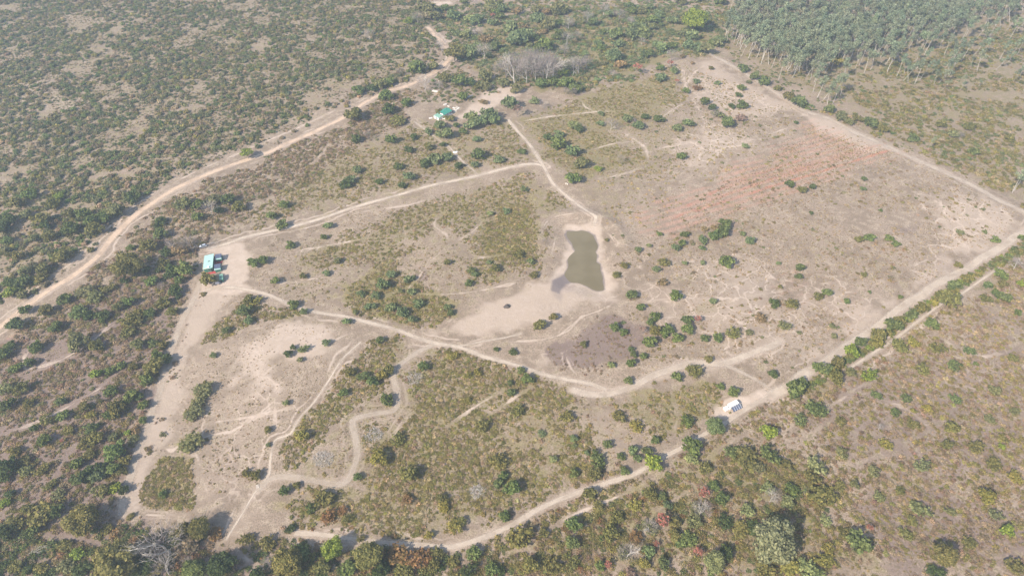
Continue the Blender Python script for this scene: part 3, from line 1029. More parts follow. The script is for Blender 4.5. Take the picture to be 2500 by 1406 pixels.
# one line per patch of the land: (x, y, crown radius) in units of a third of a pixel; tone and form where they differ from the line's
PLANTS = {
    (2, 'dark'): "330,695,50,green 100,830,65,olive 480,745,42,green 360,790,50 420,870,55,olive,loose 640,950,30,sage 720,910,45,sage 765,965,55,sage 960,850,55,sage 955,905,50,sage "
                 "1030,880,45,sage 1080,830,60,sage 1115,870,48,sage 1235,745,60,sage 1415,725,35,sage 840,910,25,green 890,950,30,green 990,1010,30,sage 370,1010,45,green 120,1005,40 "
                 "535,990,30 500,1085,32 745,1045,25 640,1060,35,olive 690,1150,50,sage 610,1185,42 780,1140,42,sage 860,1200,35 1000,1115,50 1155,1155,38,sage 430,1205,35 120,1230,35,sage "
                 "285,1315,30 450,1345,30 500,1280,40,sage 1510,995,32 1590,970,36,sage 1590,1035,56,green 1690,1095,56,sage 1750,1185,52,bank 1690,1300,56,green 1895,890,28,sage 1895,820,25,sage "
                 "2090,860,42,sage 2160,910,42,sage 2215,850,30 2310,865,36 1320,1105,35,mid,loose 1740,930,35,mid 1690,900,42,pale,loose 2480,1130,36,green 1335,1375,28,sage 40,1330,40 70,1300,40,sage "
                 "980,1195,30,sage 1025,1145,22,mid 800,860,38,olive,loose 730,810,34,olive,loose 1875,1225,30,lime,loose 2450,930,34,sage 2340,870,26 2335,560,42,sage 2330,495,30,green 2430,515,30,sage "
                 "865,110,26,sage 1000,140,48,sage 1130,165,32,sage 1280,275,75,sage 1350,240,60,sage 1430,130,50,sage 1250,200,60,sage 2115,240,52,sage 1840,150,44,sage 1580,60,60,bank 830,375,70,olive,flat "
                 "560,485,60,green 680,480,36,bank 950,375,60,sage 1490,320,60,green 1510,170,55,bank 2000,400,55,sage 1420,70,40,bank 620,60,65,bank 690,110,45,bank 640,110,55,grey,loose 1650,600,60,green 1700,640,50,mid "
                 "1280,635,46,bank 1040,740,30,brown,loose 890,700,36,green 870,580,55,green 940,590,45 1050,545,55,bank 1000,620,40,olive,loose 1060,620,42,bank 760,560,50,olive,loose 1460,600,45,green 1620,520,40,lime,loose "
                 "290,610,48,bank 240,640,40,deep,loose 360,590,42,green 130,650,45,green 545,500,45,green 1190,600,44,bank 1560,590,50,green 1100,30,50,bank 1180,60,42,sage 760,55,36,green 500,150,40,lime,loose",
    (3, 'dark'): "45,655,28,green 180,735,38 235,780,35 120,590,25,sage 275,605,20,sage 450,640,30,green 425,690,24 455,760,40 375,770,25 345,880,55,mid 60,890,40,sage 225,500,18,olive 500,600,20,bank "
                 "1225,885,32,bank 845,890,18 800,1330,34 890,1375,34,olive 965,1350,28 1335,1300,22 1330,1370,22,sage 475,1060,25,sage 15,1130,32,green 1170,840,40,bank 1290,860,36,olive 620,590,45,mid "
                 "540,555,40,mid 460,495,40,mid 710,645,28,olive 870,730,55,mid 790,700,40,olive 130,640,32,russet,loose 280,830,40,bank,loose 440,855,40,bronze,loose 20,415,20,brown 90,465,15,brown "
                 "1140,435,48,yellow,flat 240,310,35,green 150,350,48,sage 60,330,42,sage 90,260,50,sage 20,240,36,bank 1090,790,40,mid 1390,890,48,mid 1480,940,36,olive 1180,850,30,bank "
                 "1990,975,42,bank,loose 1700,1000,40,mid 1900,900,38,olive 2110,920,40,olive 2140,1100,36,mid 2400,1000,40,olive",
    (4, 'green'): "470,775,46,dark 180,850,45,dark 325,860,50,olive 95,960,60,dark 740,895,50,dark 1265,705,48,dark 1240,560,45 1340,550,60 1300,630,40 1095,640,46 925,530,105,olive,big 1185,520,50,olive "
                  "1165,205,40,dark 1430,180,42 1540,60,60,bank,loose 1650,50,50,dark 1730,105,46,olive 2065,85,36 1970,165,38 2045,225,40 2110,375,34 1840,510,42 1910,495,38 2000,640,32 2200,605,28,olive 1510,625,62,olive "
                  "1805,780,45,olive 1780,860,50,mid 1810,930,34,sage 2130,810,40 2210,865,28,sage 2090,1175,32,dark 1550,1180,25,sage 2370,1095,30,sage 2210,1140,35,mid,loose 1160,300,50,mid 1070,380,60,olive 1320,395,74,brown,loose "
                  "1210,430,45,dark 950,400,30 1180,790,50,olive 930,790,45 940,920,72,olive,loose 1080,870,40,dark 1250,860,40,olive 920,1010,52,olive,loose 990,1100,45,bank 1110,1090,35,mid 1180,1100,38,olive "
                  "1110,1260,72,olive 1065,1350,50 800,1290,35 960,1260,35,olive 690,1315,42,lime 560,1090,75,bank 690,1110,50,olive 265,1120,50 400,980,50 210,1230,40,dark 110,1270,45 20,1170,52,dark 60,1110,40,dark "
                  "440,470,60,olive 680,265,58,olive 360,320,45,olive 130,460,45,olive 30,420,40,bank 60,650,45 160,640,60,dark 290,630,45,olive 520,260,60,dark 660,200,60,dark 760,180,50 840,130,60,bank 960,30,55,dark "
                  "50,190,60,dark 180,160,45,bank 20,250,55,deep 290,190,55,olive 600,150,50 310,560,55,olive 180,570,45,bank 60,720,50,lime,loose 160,740,42,bank 40,350,40 380,80,50,olive 250,330,40,bank 330,240,42,dark "
                  "110,70,55,olive 210,20,50 500,150,45,olive 420,30,42,lime,loose 1140,240,30,deep,loose 1330,80,60,bank,loose 1440,90,46,dark 1580,130,36,deep 2380,230,34,sage 2350,315,24 2450,490,30,bank 1860,790,40,yellow,loose "
                  "1640,1000,34,mid 2130,1130,25,mid 1285,740,30,deep 2370,580,28,sage 2180,1220,24,bank 1190,1210,46,dark 1130,1180,42 870,1260,38 640,900,42,deep 560,870,55,mid,loose 680,760,55,bank,loose 610,720,60,bank,loose "
                  "860,830,42,bank 1000,870,36,olive 780,700,44,olive,loose 900,640,34,deep,loose 1150,560,30,dark 1060,560,30,dark 1220,600,34,dark",
    (5, 'sage'): "310,660,52 150,730,32 260,740,36 490,625,34 525,620,25 200,825,28 245,820,25 365,830,42 450,865,46 575,800,40 520,915,34 525,715,30 800,870,30,mid 780,830,30 370,590,36 1210,130,28 1090,150,25,pale "
                 "1385,500,30 1085,510,20 45,935,32 1550,900,32,olive 1450,960,46,olive 1770,1100,30,olive 2115,740,42,mid 2440,750,45,green 2185,830,35,green 2290,895,40,green 2255,940,30,mid 2295,1000,44,olive 2390,985,40,green "
                 "2360,1020,34,green 2250,1080,55,green 2455,1050,40,green 2000,975,38,mid 2060,1008,32,green 2115,1235,38,green 2115,1140,25,mid 2135,1175,28,mid 2205,1185,30,mid 2095,1365,32,mid 2450,1335,42,mid 1360,1350,46,green "
                 "1315,1285,30,mid 605,1255,40,green 1260,1160,32,dark,loose 1135,1135,20,dark,loose 1970,1250,28,pale 2065,530,28,olive 2165,415,25 2245,385,20,pale 2300,560,28 2440,400,32 2345,650,38,brown,loose 285,1070,32,mid "
                 "305,1325,44,yellow 1000,1300,32,yellow,loose 930,1320,28,yellow,loose 815,1185,38,yellow,loose 1130,550,36,olive 780,510,26,olive 1235,1380,26,mid 230,1370,44,green 170,1330,40,mid,loose 350,1290,40,olive 2350,510,44,olive,loose "
                 "2320,300,22,green 2490,300,22,green 1410,600,36,olive,loose 2010,595,32,olive,loose 1940,340,16,olive 980,600,26 940,660,30,mid 960,570,30,mid 1290,450,40,olive,loose 440,710,20,bank 110,870,20,pale 70,1310,36,olive",
    (6, 'green'): "330,225,50 315,285,46,mid 250,310,40 40,300,30,mid 165,340,35,sage 160,400,25,sage 515,345,35,sage 20,365,28 460,295,22,sage 345,495,52 875,540,35,dark 865,605,28,dark 1380,325,34 1305,340,30,olive 1520,330,30 1570,375,30 "
                  "2295,345,32 1070,720,35,mid 1010,745,35,olive 685,800,40,dark 1215,785,25 1380,720,15 1600,755,20 2025,520,30,olive 1340,595,22,olive 715,510,18,sage 55,920,45,mid 55,990,42 180,1060,33,mid 280,1055,38 10,1045,22,dark "
                  "670,1320,36,dark 205,1210,30,olive 165,510,22,sage 35,515,20,sage 820,805,48,olive,loose 585,910,40,brown,loose 1250,1150,55,lime 1550,955,60,mid 1320,1085,42,mid 1450,1030,55,olive 1600,930,40,olive 1690,890,40,mid "
                  "1760,840,45,olive 1850,800,30,yellow 1990,670,45,mid 2090,620,42,olive 2330,590,45 2240,670,35,mid 2150,1240,20,mid 1150,1240,50,olive 1060,1290,58,mid 1130,1340,60,olive 1000,1280,40 890,1380,42,mid 1450,1090,40,yellow "
                  "955,145,16,dark 1460,130,14 2200,130,16,bank 2215,290,18,mid 2040,290,26,bank,loose 730,680,18,olive 240,790,28,sage 100,1290,60,olive,loose 500,1020,30,bank,loose 1120,1040,25,bank 1110,970,25,bank,loose 390,1020,50,olive,loose 760,970,46,bank,loose "
                  "1830,950,50 2220,770,42,olive 2370,760,45,mid 2300,730,36 1380,1330,52,lime,loose 1600,1110,55,olive,loose 1700,1090,44,yellow,loose 1880,1130,50,olive,loose 2110,1150,40,mid,loose 1990,1250,50,mid,loose 1770,1280,46,olive,loose 2460,870,28 "
                  "2430,1200,36,olive 2350,660,34,olive 2480,660,34,lime,loose 1240,1310,40,bank,loose 250,250,24,brown,loose 180,260,24,brown,loose 2490,330,30 330,140,1,mid",
    (7, 'green'): "50,150,55,dark 150,30,52,olive 205,140,35,olive 450,235,46 310,415,50 240,325,30,dark 100,495,42,olive 610,170,46,olive 840,190,62,olive 800,60,46 950,90,55 1035,155,40 1035,270,32 660,320,45,mid 690,395,55,olive 840,490,75,green "
                  "910,560,45,olive 555,580,48 830,620,50 580,690,60,dark 700,680,50,sage 740,780,50,olive 835,765,45,lime 930,355,26,lime 170,560,45,olive,loose 60,600,70,deep 430,130,35,sage 620,430,46,olive 650,520,45,olive,loose 360,740,45,olive,loose "
                  "420,800,45,bank,loose 300,960,95,olive,loose 590,1000,120,olive,big 240,1060,50,dark 775,1060,40,olive,loose 1440,1050,85,olive,big 1310,1060,60,olive 850,1290,150,olive,big 1020,1330,85,deep,big 1600,1310,105,deep,big 1410,1345,85,green,big "
                  "2090,1290,110,olive,big 2420,1200,78,lime,big 2200,1220,60,green 2070,780,40,dark 2150,740,28,olive 2260,900,40,dark 2350,830,70,olive,loose 1860,670,40,olive 1790,655,36,olive,loose 1180,800,32,green 2190,380,48,yellow 2080,145,25,pale 1950,450,18,pale "
                  "1945,340,30,olive 2480,75,25,green 30,860,36,lime 800,230,46,dark 640,640,50,dark 730,610,45,deep 880,640,40,olive 180,640,45,bank,loose 20,690,40,dark 300,630,50,olive,loose 60,800,36,dark 190,910,42,olive 40,1080,60,deep 400,930,60,dark 100,1020,60,olive,loose "
                  "640,950,60,deep 900,780,34,deep 1010,90,36,deep 870,160,38,deep 30,40,50,bank,loose 330,260,50,olive,loose 500,340,44,olive,loose 660,230,36,yellow,loose 820,390,36,bank 970,400,40,bank,loose 980,340,36,brown,loose 1380,1170,60,grey,loose 560,1240,46,lime,loose "
                  "470,1180,46,olive,loose 300,1340,45,olive,loose 200,1360,36,dark 110,1330,50,olive,loose 480,1330,55,bank,loose 600,1350,60,deep,loose 1270,1130,50,bank,loose 1940,1160,55,olive,loose 1780,1130,50,olive,loose 2110,1050,36,deep,loose 2390,960,50,russet,loose 1560,1090,50,russet,loose "
                  "1400,210,62,bank,loose 1470,40,62,bank,loose 1440,120,46,bank,loose 1380,430,75,bank,loose 960,960,20,olive 2330,1330,60,olive 1050,1210,70,grey,loose 760,1370,70,deep,big 1150,1340,60,olive 1860,1390,60,deep",
    (8, 'mid'): "335,115,48,green 30,70,30,green 280,525,66,yellow 125,675,32,green 500,650,66,olive 1250,750,60,green 1190,665,35,green 1150,720,42,mid 735,835,35,olive 755,900,42,yellow,loose 1200,960,42,green 970,1235,55,green 840,1040,54,yellow,loose 650,1105,32,yellow "
                "1030,310,52,olive,loose 1250,60,32 925,115,26,yellow,loose 1465,360,30,sage,loose 1695,395,30,sage 1550,550,30,pale 1700,450,20,pale 1790,500,20,sage 1870,550,60,mid,loose 1855,655,50,olive 1705,645,35 1945,445,36 2040,530,32 2130,485,42,sage 2165,540,30 2235,490,36 "
                "2295,415,34 2280,585,66,lime 2065,630,36 1820,790,46,olive 1290,200,50,olive,loose 2150,310,48,yellow,loose 1705,1025,58,green 1390,1310,66,olive 1310,1110,85,olive,loose 1960,1090,62,olive 1690,1150,50 1895,1320,36,green 2260,800,50,olive 2345,815,36 2240,1215,46,sage "
                "2350,1300,45 2215,1300,40,yellow 200,1250,110,olive,big 430,1240,80,russet,loose 570,1270,80,russet,loose 60,1340,60,green 680,1310,46,olive 820,1300,46,olive,loose 1100,1350,50,green 420,400,50,olive,loose 700,1230,50,olive,loose 300,1340,60,deep 1150,560,60,olive,loose "
                "1650,240,50,olive,loose 2030,240,50,olive,loose 880,1000,40,olive,loose 150,1130,30,olive,loose 940,1350,55,deep,loose 1480,1080,40,olive,loose 1540,1320,60,olive,loose 2380,880,32,sage 2440,1000,40,olive 2440,1100,50,olive 2250,1040,55,bank,loose 2060,1240,46,bank,loose "
                "2150,1120,50,russet,loose 1880,890,46,olive,loose 2150,880,46,yellow,loose 2480,1160,44 2010,970,50,olive,loose 1160,1360,40,dark 480,1360,60,olive,loose 60,980,36,olive,loose 20,920,36,russet,loose 490,840,40,russet,loose 1700,1300,50,olive,loose 2120,1370,36,bronze,loose",
    (9, 'olive'): "260,308,70,sage,big 395,62,42,green 300,20,28,green 55,275,46,green 40,235,20,yellow,loose 840,45,80,mid 640,350,55,lime 690,1150,165,ash,big 255,1300,82,pale,big 780,860,56,pale 815,775,50,green 80,545,50,pale 1930,1240,90,olive,big 2220,815,62,yellow "
                  "2375,1070,46,lime 1750,920,62,bank,loose 990,190,70,mid,loose 875,265,46,mid,loose 1165,280,40,loose 640,760,50,pale,loose 490,920,52,pale,loose 930,1340,70,pale,loose 1305,1150,85,mid 1060,990,42,pale,loose 1080,1200,46,yellow,loose 310,840,50,green 240,745,42,green "
                  "100,1000,60,bank,loose 1500,450,45,yellow,loose 1695,200,22,yellow 1270,735,36,bank 2000,110,40,mid,loose 1700,300,40,loose 1980,320,46 1940,450,40 2350,400,36,loose 2340,460,25,lime 90,460,72,green 480,540,80,loose 650,520,70,mid,loose 960,680,60,loose 1030,810,90,loose "
                  "2440,690,50,yellow,loose 1860,1370,56,deep,loose 560,600,50,bank,loose 390,500,60,mid,loose 180,620,50,loose 770,590,46,loose 990,600,70,pale,loose 330,1000,55,deep,loose 440,1060,60,loose 540,1050,60,deep,loose 60,1130,60,green,loose 120,910,46,bank,loose 340,1230,55,deep "
                  "1050,1280,60,yellow,loose 1000,1380,55,mid,loose 1200,1090,50,loose 620,1360,70,loose 800,1340,60,yellow,loose 1160,750,40,loose 1600,780,36,loose 1450,830,40,bank,loose 1690,1000,36,loose 1640,1090,46,loose 2150,460,50,loose 2280,590,50,loose 1760,600,50,bank,loose "
                  "1400,640,46,bank,loose 1170,510,46,bank,loose 1560,210,36,mid,loose 2290,50,42,bank 1800,180,36,yellow,loose 1640,110,40,mid,loose 1430,90,36,mid,loose 2250,260,36,bank,loose 2430,200,30,bank,loose 2100,1160,50,loose 2440,1330,60,loose 2300,960,45,bank,loose 1960,930,36,bank,loose",
}
for (crop, dtone), txt in PLANTS.items():
    ox, oy = CROP[crop]
    for it in txt.split():
        f = it.split(",")
        x, y, rr = float(f[0]), float(f[1]), float(f[2])
        if rr < 5:
            continue
        tone, form = dtone, 'round'
        for w in f[3:]:
            if w in TONE:
                tone = w
            else:
                form = w
        put_plant(ox + .336 * x, oy + .336 * y, .336 * rr, tone, form)

# the mixed woodland behind the farmhouse
WOOD = np.array([(1075, -10), (1780, -10), (1790, 50), (1750, 120), (1640, 128), (1560, 150), (1440, 190), (1330, 130), (1180, 150), (1120, 110), (1080, 40)], float)
n_ = 0
while n_ < 85:
    px, py = R.uniform(1070, 1790), R.uniform(-8, 195)
    if not inside(np.array([px]), np.array([py]), WOOD)[0] or math.hypot(px - 1697, py - 46) < 45:
        continue
    put_plant(px, py, R.uniform(7, 17), R.choice(['sage', 'bank', 'green', 'sage', 'mid', 'dark', 'brown', 'pale']), R.choice(['round', 'loose', 'loose', 'flat', 'round']), name=R.choice(['scrub_tree', 'woodland_tree', 'woodland_tree']))
    n_ += 1

# single trees of note
put_plant(1697, 46, 31, 'lime', 'big', label="big round bright green tree standing alone at the plantation's far corner", name="tree")
put_plant(2318, 728, 26, 'olive', 'flat', name="thorn_tree", label="spreading flat-topped thorn tree with bare limbs beside the outer trail")
put_plant(602, 372, 15, 'lime', 'flat', name="thorn_tree", label="bright flat-topped tree with slim trunk over the dirt road")

# coral trees: bare limbs tipped with red flowers
for crop, x, y, rr, tone in ((2, 1110, 115, 24, 'coral'), (2, 2165, 490, 40, 'coral'), (2, 2400, 460, 26, 'coral'), (2, 2450, 590, 20, 'coral'), (2, 1290, 790, 44, 'bronze'), (5, 2200, 990, 30, 'bronze'),
                             (6, 130, 915, 30, 'coral'), (8, 2345, 990, 58, 'coral'), (8, 1950, 1310, 32, 'coral'), (8, 2300, 1160, 26, 'coral'), (9, 175, 790, 50, 'coral'), (9, 1380, 1045, 28, 'coral'),
                             (9, 130, 1220, 38, 'coral'), (7, 450, 415, 18, 'coral')):
    px, py = CROP[crop][0] + .336 * x, CROP[crop][1] + .336 * y
    r = .336 * rr * depth(px, py) / FPX
    gx, gy = gp(px, py, r * 1.5)
    root = link("coral_tree", None)
    root.location = (gx, gy, hz(gx, gy))
    root.rotation_euler = (0, 0, R.random() * 6)
    b = link("branches", BARE[R.randrange(4)], root)
    b.scale = (r * 1.9, r * 1.9, r * 2.0)
    f = link("blossom", CROWNS['flower', R.randrange(2)], root)
    f.location = (0, 0, r * 1.65)
    f.scale = (r, r, r * .9)
    c = TONE[tone]
    f.color = (*c, 1)
    PLANTED.append((root, px, py, r, tone, 'flower', 'tree', None))

# leafless grey trees: (crop, foot x, foot y, height)
for crop, x, y, h, pale in ((2, 1270, 608, 230, 1), (2, 1205, 565, 190, 0), (2, 1310, 520, 200, 0), (2, 1355, 600, 220, 1), (2, 1420, 585, 230, 1), (2, 1475, 572, 220, 1), (2, 1500, 602, 200, 1), (2, 1545, 560, 190, 1),
                      (2, 1160, 552, 110, 0), (2, 1240, 545, 200, 0), (2, 1390, 540, 220, 0), (2, 1450, 520, 210, 0), (2, 1530, 510, 170, 0), (2, 1695, 545, 170, 1), (2, 1735, 540, 160, 1), (2, 1790, 500, 120, 0),
                      (2, 1048, 432, 150, 1), (2, 1625, 425, 120, 0), (2, 1650, 330, 120, 1), (2, 1660, 220, 110, 1), (2, 1800, 175, 120, 1), (2, 1912, 125, 110, 1), (2, 2025, 155, 110, 0), (2, 2108, 192, 90, 1), (2, 2405, 445, 100, 0),
                      (2, 1968, 945, 110, 1), (2, 2040, 1190, 80, 0), (2, 1475, 785, 70, 0), (2, 220, 300, 110, 1), (2, 565, 185, 120, 0), (2, 205, 1015, 80, 0), (2, 740, 380, 110, 1), (2, 1720, 300, 90, 0), (2, 620, 660, 130, 1), (2, 440, 560, 80, 0),
                      (2, 1000, 290, 100, 0), (2, 980, 60, 80, 0), (2, 2190, 330, 70, 1), (2, 720, 660, 90, 1), (2, 1690, 700, 80, 0), (2, 1640, 690, 70, 0), (2, 1200, 625, 60, 1), (2, 1980, 555, 60, 1),
                      (3, 2105, 1220, 60, 0), (3, 240, 860, 80, 0), (3, 2030, 1010, 70, 0), (6, 2420, 560, 120, 1), (4, 1545, 170, 130, 1), (4, 1400, 430, 150, 0), (4, 1290, 440, 130, 0), (4, 1180, 700, 60, 0),
                      (7, 1240, 1230, 230, 1), (7, 1230, 1390, 150, 1), (7, 1380, 1330, 80, 1), (7, 700, 150, 80, 0), (8, 2080, 1270, 90, 1), (8, 2240, 1080, 90, 1), (9, 650, 860, 90, 1), (9, 140, 960, 110, 1), (9, 1440, 340, 50, 1), (7, 1970, 1340, 80, 0), (2, 2130, 900, 50, 0)):
    px, py = CROP[crop][0] + .336 * x, CROP[crop][1] + .336 * y
    gx, gy = gp(px, py)
    ve = math.atan2(CAM_H, math.hypot(gx, gy))
    h = .336 * h * depth(px, py) / FPX / max(.45, cos(ve)) * .8
    root = link("bare_tree", None)
    root.location = (gx, gy, hz(gx, gy))
    root.rotation_euler = (0, 0, R.random() * 6)
    k = R.randrange(4)
    if (pale, k) not in _proto:
        me = BARE[k]
        if pale:
            me = BARE[k].copy()
            me.materials.clear()
            me.materials.append(M_PALE)
        _proto[pale, k] = me
    b = link("limbs", _proto[pale, k], root)
    w = h * R.uniform(.85, 1.15)
    b.scale = (w, w, h)
    # a veil of dry twigs
    tw = link("twigs", CROWNS['loose', R.randrange(4)] if False else None, root) if False else None
    PLANTED.append((root, px, py, h / 2.2, 'pale' if pale else 'grey', 'bare', 'tree', None))

# the twig veils: fine twigs that fill the crowns of the leafless trees
def twig_veil(seed):
    r = np.random.default_rng(seed)
    mb = MB()
    for _ in range(260):
        a, q = r.random() * 6.28, .42 * math.sqrt(r.random())
        z = .45 + .5 * r.random() * (1 - q * .8)
        p = Vector((q * cos(a), q * sin(a), z))
        d = (Vector((cos(a), sin(a), .9)) + Vector(tuple(r.normal(size=3) * .5))).normalized() * (.06 + .08 * r.random())
        mb.tube(p - d * .5, p + d, .0045, .002, 3)
    return mb.mesh("twigs", M_TWIG)


VEIL = [twig_veil(s) for s in (1, 2, 3)]
for it in [p for p in PLANTED if p[5] == 'bare']:
    limbs = [c for c in it[0].children][0]
    v = link("twigs", VEIL[R.randrange(3)], it[0])
    v.scale = limbs.scale

# ------------------------------------------------------------------ eucalyptus
EUC_T, EUC_C = [], []
for k in range(5):
    r = np.random.default_rng(800 + k)
    mb = MB()
    lean = Vector((r.normal() * .05, r.normal() * .05, 0))
    prev, rad = Vector((0, 0, -.01)), .011
    tops = []
    for j in range(4):
        q = Vector((0, 0, .2 * (j + 1))) + lean * (j + 1) + Vector((r.normal() * .008, r.normal() * .008, 0))
        mb.tube(prev, q, rad, rad * .82, 6)
        prev, rad = q, rad * .82
        if j >= 2:
            for _ in range(3):
                e = q + Vector((r.normal() * .07, r.normal() * .07, .13 + .08 * r.random()))
                mb.tube(q - Vector((0, 0, .02)), e, rad * .6, rad * .25, 4)
                tops.append(e)
    tops.append(prev + Vector((0, 0, .08)))
    EUC_T.append(mb.mesh("trunk", M_PALE))
    lobes = [(tuple(e), (.052 + .025 * r.random(), .052 + .025 * r.random(), .07 + .04 * r.random())) for e in tops]
    lobes += [((float(lean.x * 3), float(lean.y * 3), .76), (.06, .06, .12))]
    EUC_C.append(crown_mesh("crown", lobes, 430, .0175, 820 + k, M_FOL, core=.5, core_sub=1, stray=.3, flat=.6))

EUC_EDGE = [(1764, 128), (1800, 158), (1850, 184), (1900, 212), (1960, 238), (2018, 258), (2058, 232), (2085, 195), (2160, 205), (2250, 215), (2340, 190), (2440, 170), (2600, 150), (2640, -40), (1790, -40)]
ep = poly(EUC_EDGE)
lo, hi = ep.min(0), ep.max(0)
sp = 4.6
gx, gy = np.meshgrid(np.arange(lo[0], hi[0], sp), np.arange(lo[1], hi[1], sp))
gx, gy = gx.ravel() + NR.normal(size=gx.size) * 1.0, gy.ravel() + NR.normal(size=gy.size) * 1.0
ok = inside(gx, gy, ep)
gx, gy = gx[ok], gy[ok]
ep2 = poly([(1700, 100), (1764, 133), (2018, 272), (2075, 232), (2090, 180), (2160, 170), (2260, 140), (2360, 100), (2600, 40), (2600, -120), (1740, -120)])
keep = (NR.random(len(gx)) < np.clip(.55 + (fbm(gx, gy, 50, 77) - .35) * 2.2, .3, .95) * sstep(-10, 60, sdf(gx, gy, ep2)).clip(.12, 1))
gx, gy = gx[keep], gy[keep]
order = np.argsort(np.hypot(gx, gy))
gx, gy = gx[order], gy[order]
front = [(x, y, R.uniform(15, 20)) for x, y in zip(gx[:285], gy[:285])]
EUC_REST = (gx[285:], gy[285:])
lone = []
for x, y, h in ((1450, 485, 90), (1340, 530, 140), (1630, 540, 90), (1745, 580, 130), (1845, 620, 110), (1885, 605, 100), (1935, 490, 110), (2105, 495, 90), (2045, 195, 90), (1955, 590, 80), (2050, 630, 90), (2300, 510, 90), (2350, 150, 110), (2240, 100, 80),
                (2170, 640, 60), (2420, 600, 100), (1795, 1090, 90), (2415, 1400, 150), (2430, 1385, 120), (1070, 770, 130), (1110, 755, 110), (2290, 90, 100), (1720, 440, 100), (1500, 370, 90), (1270, 510, 110), (1690, 460, 90), (2490, 680, 100), (2470, 580, 90), (2370, 480, 90),
                (1580, 400, 90), (1830, 540, 100), (1990, 470, 90), (2120, 360, 80), (2200, 300, 80), (1540, 430, 80), (2480, 200, 90), (2030, 660, 70), (1900, 660, 80)):
    px, py = 1660 + .336 * x, .336 * y
    a, b = gp(px, py)
    ve = math.atan2(CAM_H, math.hypot(a, b))
    lone.append((a, b, .336 * h * depth(px, py) / FPX / cos(ve)))
for k, (x, y, h) in enumerate(front + lone):
    root = link("eucalyptus", None)
    root.location = (x, y, hz(x, y))
    root.rotation_euler = (R.uniform(-.03, .03), R.uniform(-.02, .05), R.random() * 6.28)
    q = R.randrange(5)
    for nm, me in (("trunk", EUC_T[q]), ("crown", EUC_C[q])):
        c = link(nm, me, root)
        c.scale = (h * 1.2, h * 1.2, h)
        if nm == "crown":
            j = R.uniform(.85, 1.15)
            j *= R.uniform(.85, 1.12)
            c.color = (.255 * j * R.uniform(.92, 1.08), .288 * j, .168 * j, 1)
    if k < len(front):
        dd = sdf(np.array([x]), np.array([y]), ep)[0]
        rank = "in the front row" if dd < 6 else "a few rows inside the edge"
        if k == 0:
            pass
        tag(root, "slim white-trunked eucalyptus %s of the dense plantation" % rank, "tree", "eucalyptus " + rank + " of the plantation")
    else:
        PLANTED.append((root, 1660 + .336 * 0, 0, h / 3, 'lone', 'euc', 'tree', None))
        PLANTED[-1] = (root, *[(1250 + x / ((y * CP + (CAM_H) * SP)) * FPX), (703 - ((y * SP - CAM_H * CP) / (y * CP + CAM_H * SP)) * FPX)], h / 3, 'lone', 'euc', 'tree', None)

# ------------------------------------------------------------------ stuff: scrub nobody could count
def gn_scatter(name, protos, x, y, scl, tint, label=None):
    me = bpy.data.meshes.new(name)
    n = len(x)
    me.vertices.add(n)
    me.vertices.foreach_set("co", np.stack([x, y, height(x, y) - .05], 1).astype(np.float32).ravel())
    me.attributes.new("tint", 'FLOAT_COLOR', 'POINT').data.foreach_set("color", np.concatenate([tint, np.ones((n, 1))], 1).astype(np.float32).ravel())
    me.attributes.new("size", 'FLOAT_VECTOR', 'POINT').data.foreach_set("vector", scl.astype(np.float32).ravel())
    rot = np.zeros((n, 3))
    rot[:, 2] = NR.random(n) * 6.283
    rot[:, :2] = NR.normal(size=(n, 2)) * .06
    me.attributes.new("turn", 'FLOAT_VECTOR', 'POINT').data.foreach_set("vector", rot.astype(np.float32).ravel())
    me.attributes.new("pick", 'INT', 'POINT').data.foreach_set("value", NR.integers(0, len(protos), n).astype(np.int32))
    o = tag(link(name, me), label, kind='stuff')
    ng = bpy.data.node_groups.new(name, 'GeometryNodeTree')
    ng.interface.new_socket("Geometry", in_out='INPUT', socket_type='NodeSocketGeometry')
    ng.interface.new_socket("Geometry", in_out='OUTPUT', socket_type='NodeSocketGeometry')
    N, L = ng.nodes, ng.links
    gi, go = N.new("NodeGroupInput"), N.new("NodeGroupOutput")
    iop = N.new("GeometryNodeInstanceOnPoints")
    join = N.new("GeometryNodeJoinGeometry")
    for p in reversed(protos):
        oi = N.new("GeometryNodeObjectInfo")
        oi.inputs["Object"].default_value = p
        oi.inputs["As Instance"].default_value = False
        gti = N.new("GeometryNodeGeometryToInstance")
        L.new(oi.outputs["Geometry"], gti.inputs[0])
        L.new(gti.outputs[0], join.inputs[0])

    def na(nm, t):
        q = N.new("GeometryNodeInputNamedAttribute")
        q.data_type = t
        q.inputs["Name"].default_value = nm
        return q.outputs[0]
    L.new(gi.outputs[0], iop.inputs["Points"])
    L.new(join.outputs[0], iop.inputs["Instance"])
    iop.inputs["Pick Instance"].default_value = True
    L.new(na("pick", 'INT'), iop.inputs["Instance Index"])
    L.new(na("turn", 'FLOAT_VECTOR'), iop.inputs["Rotation"])
    L.new(na("size", 'FLOAT_VECTOR'), iop.inputs["Scale"])
    L.new(iop.outputs[0], go.inputs[0])
    o.modifiers.new("scatter", 'NODES').node_group = ng
    return o


def lift(V, F, A, name, mat):
    me = mesh_from(name, V, F, [mat])
    me.attributes.new("leaf", 'FLOAT', 'FACE').data.foreach_set("value", np.array(A, dtype=np.float32))
    return bpy.data.objects.new(name, me)


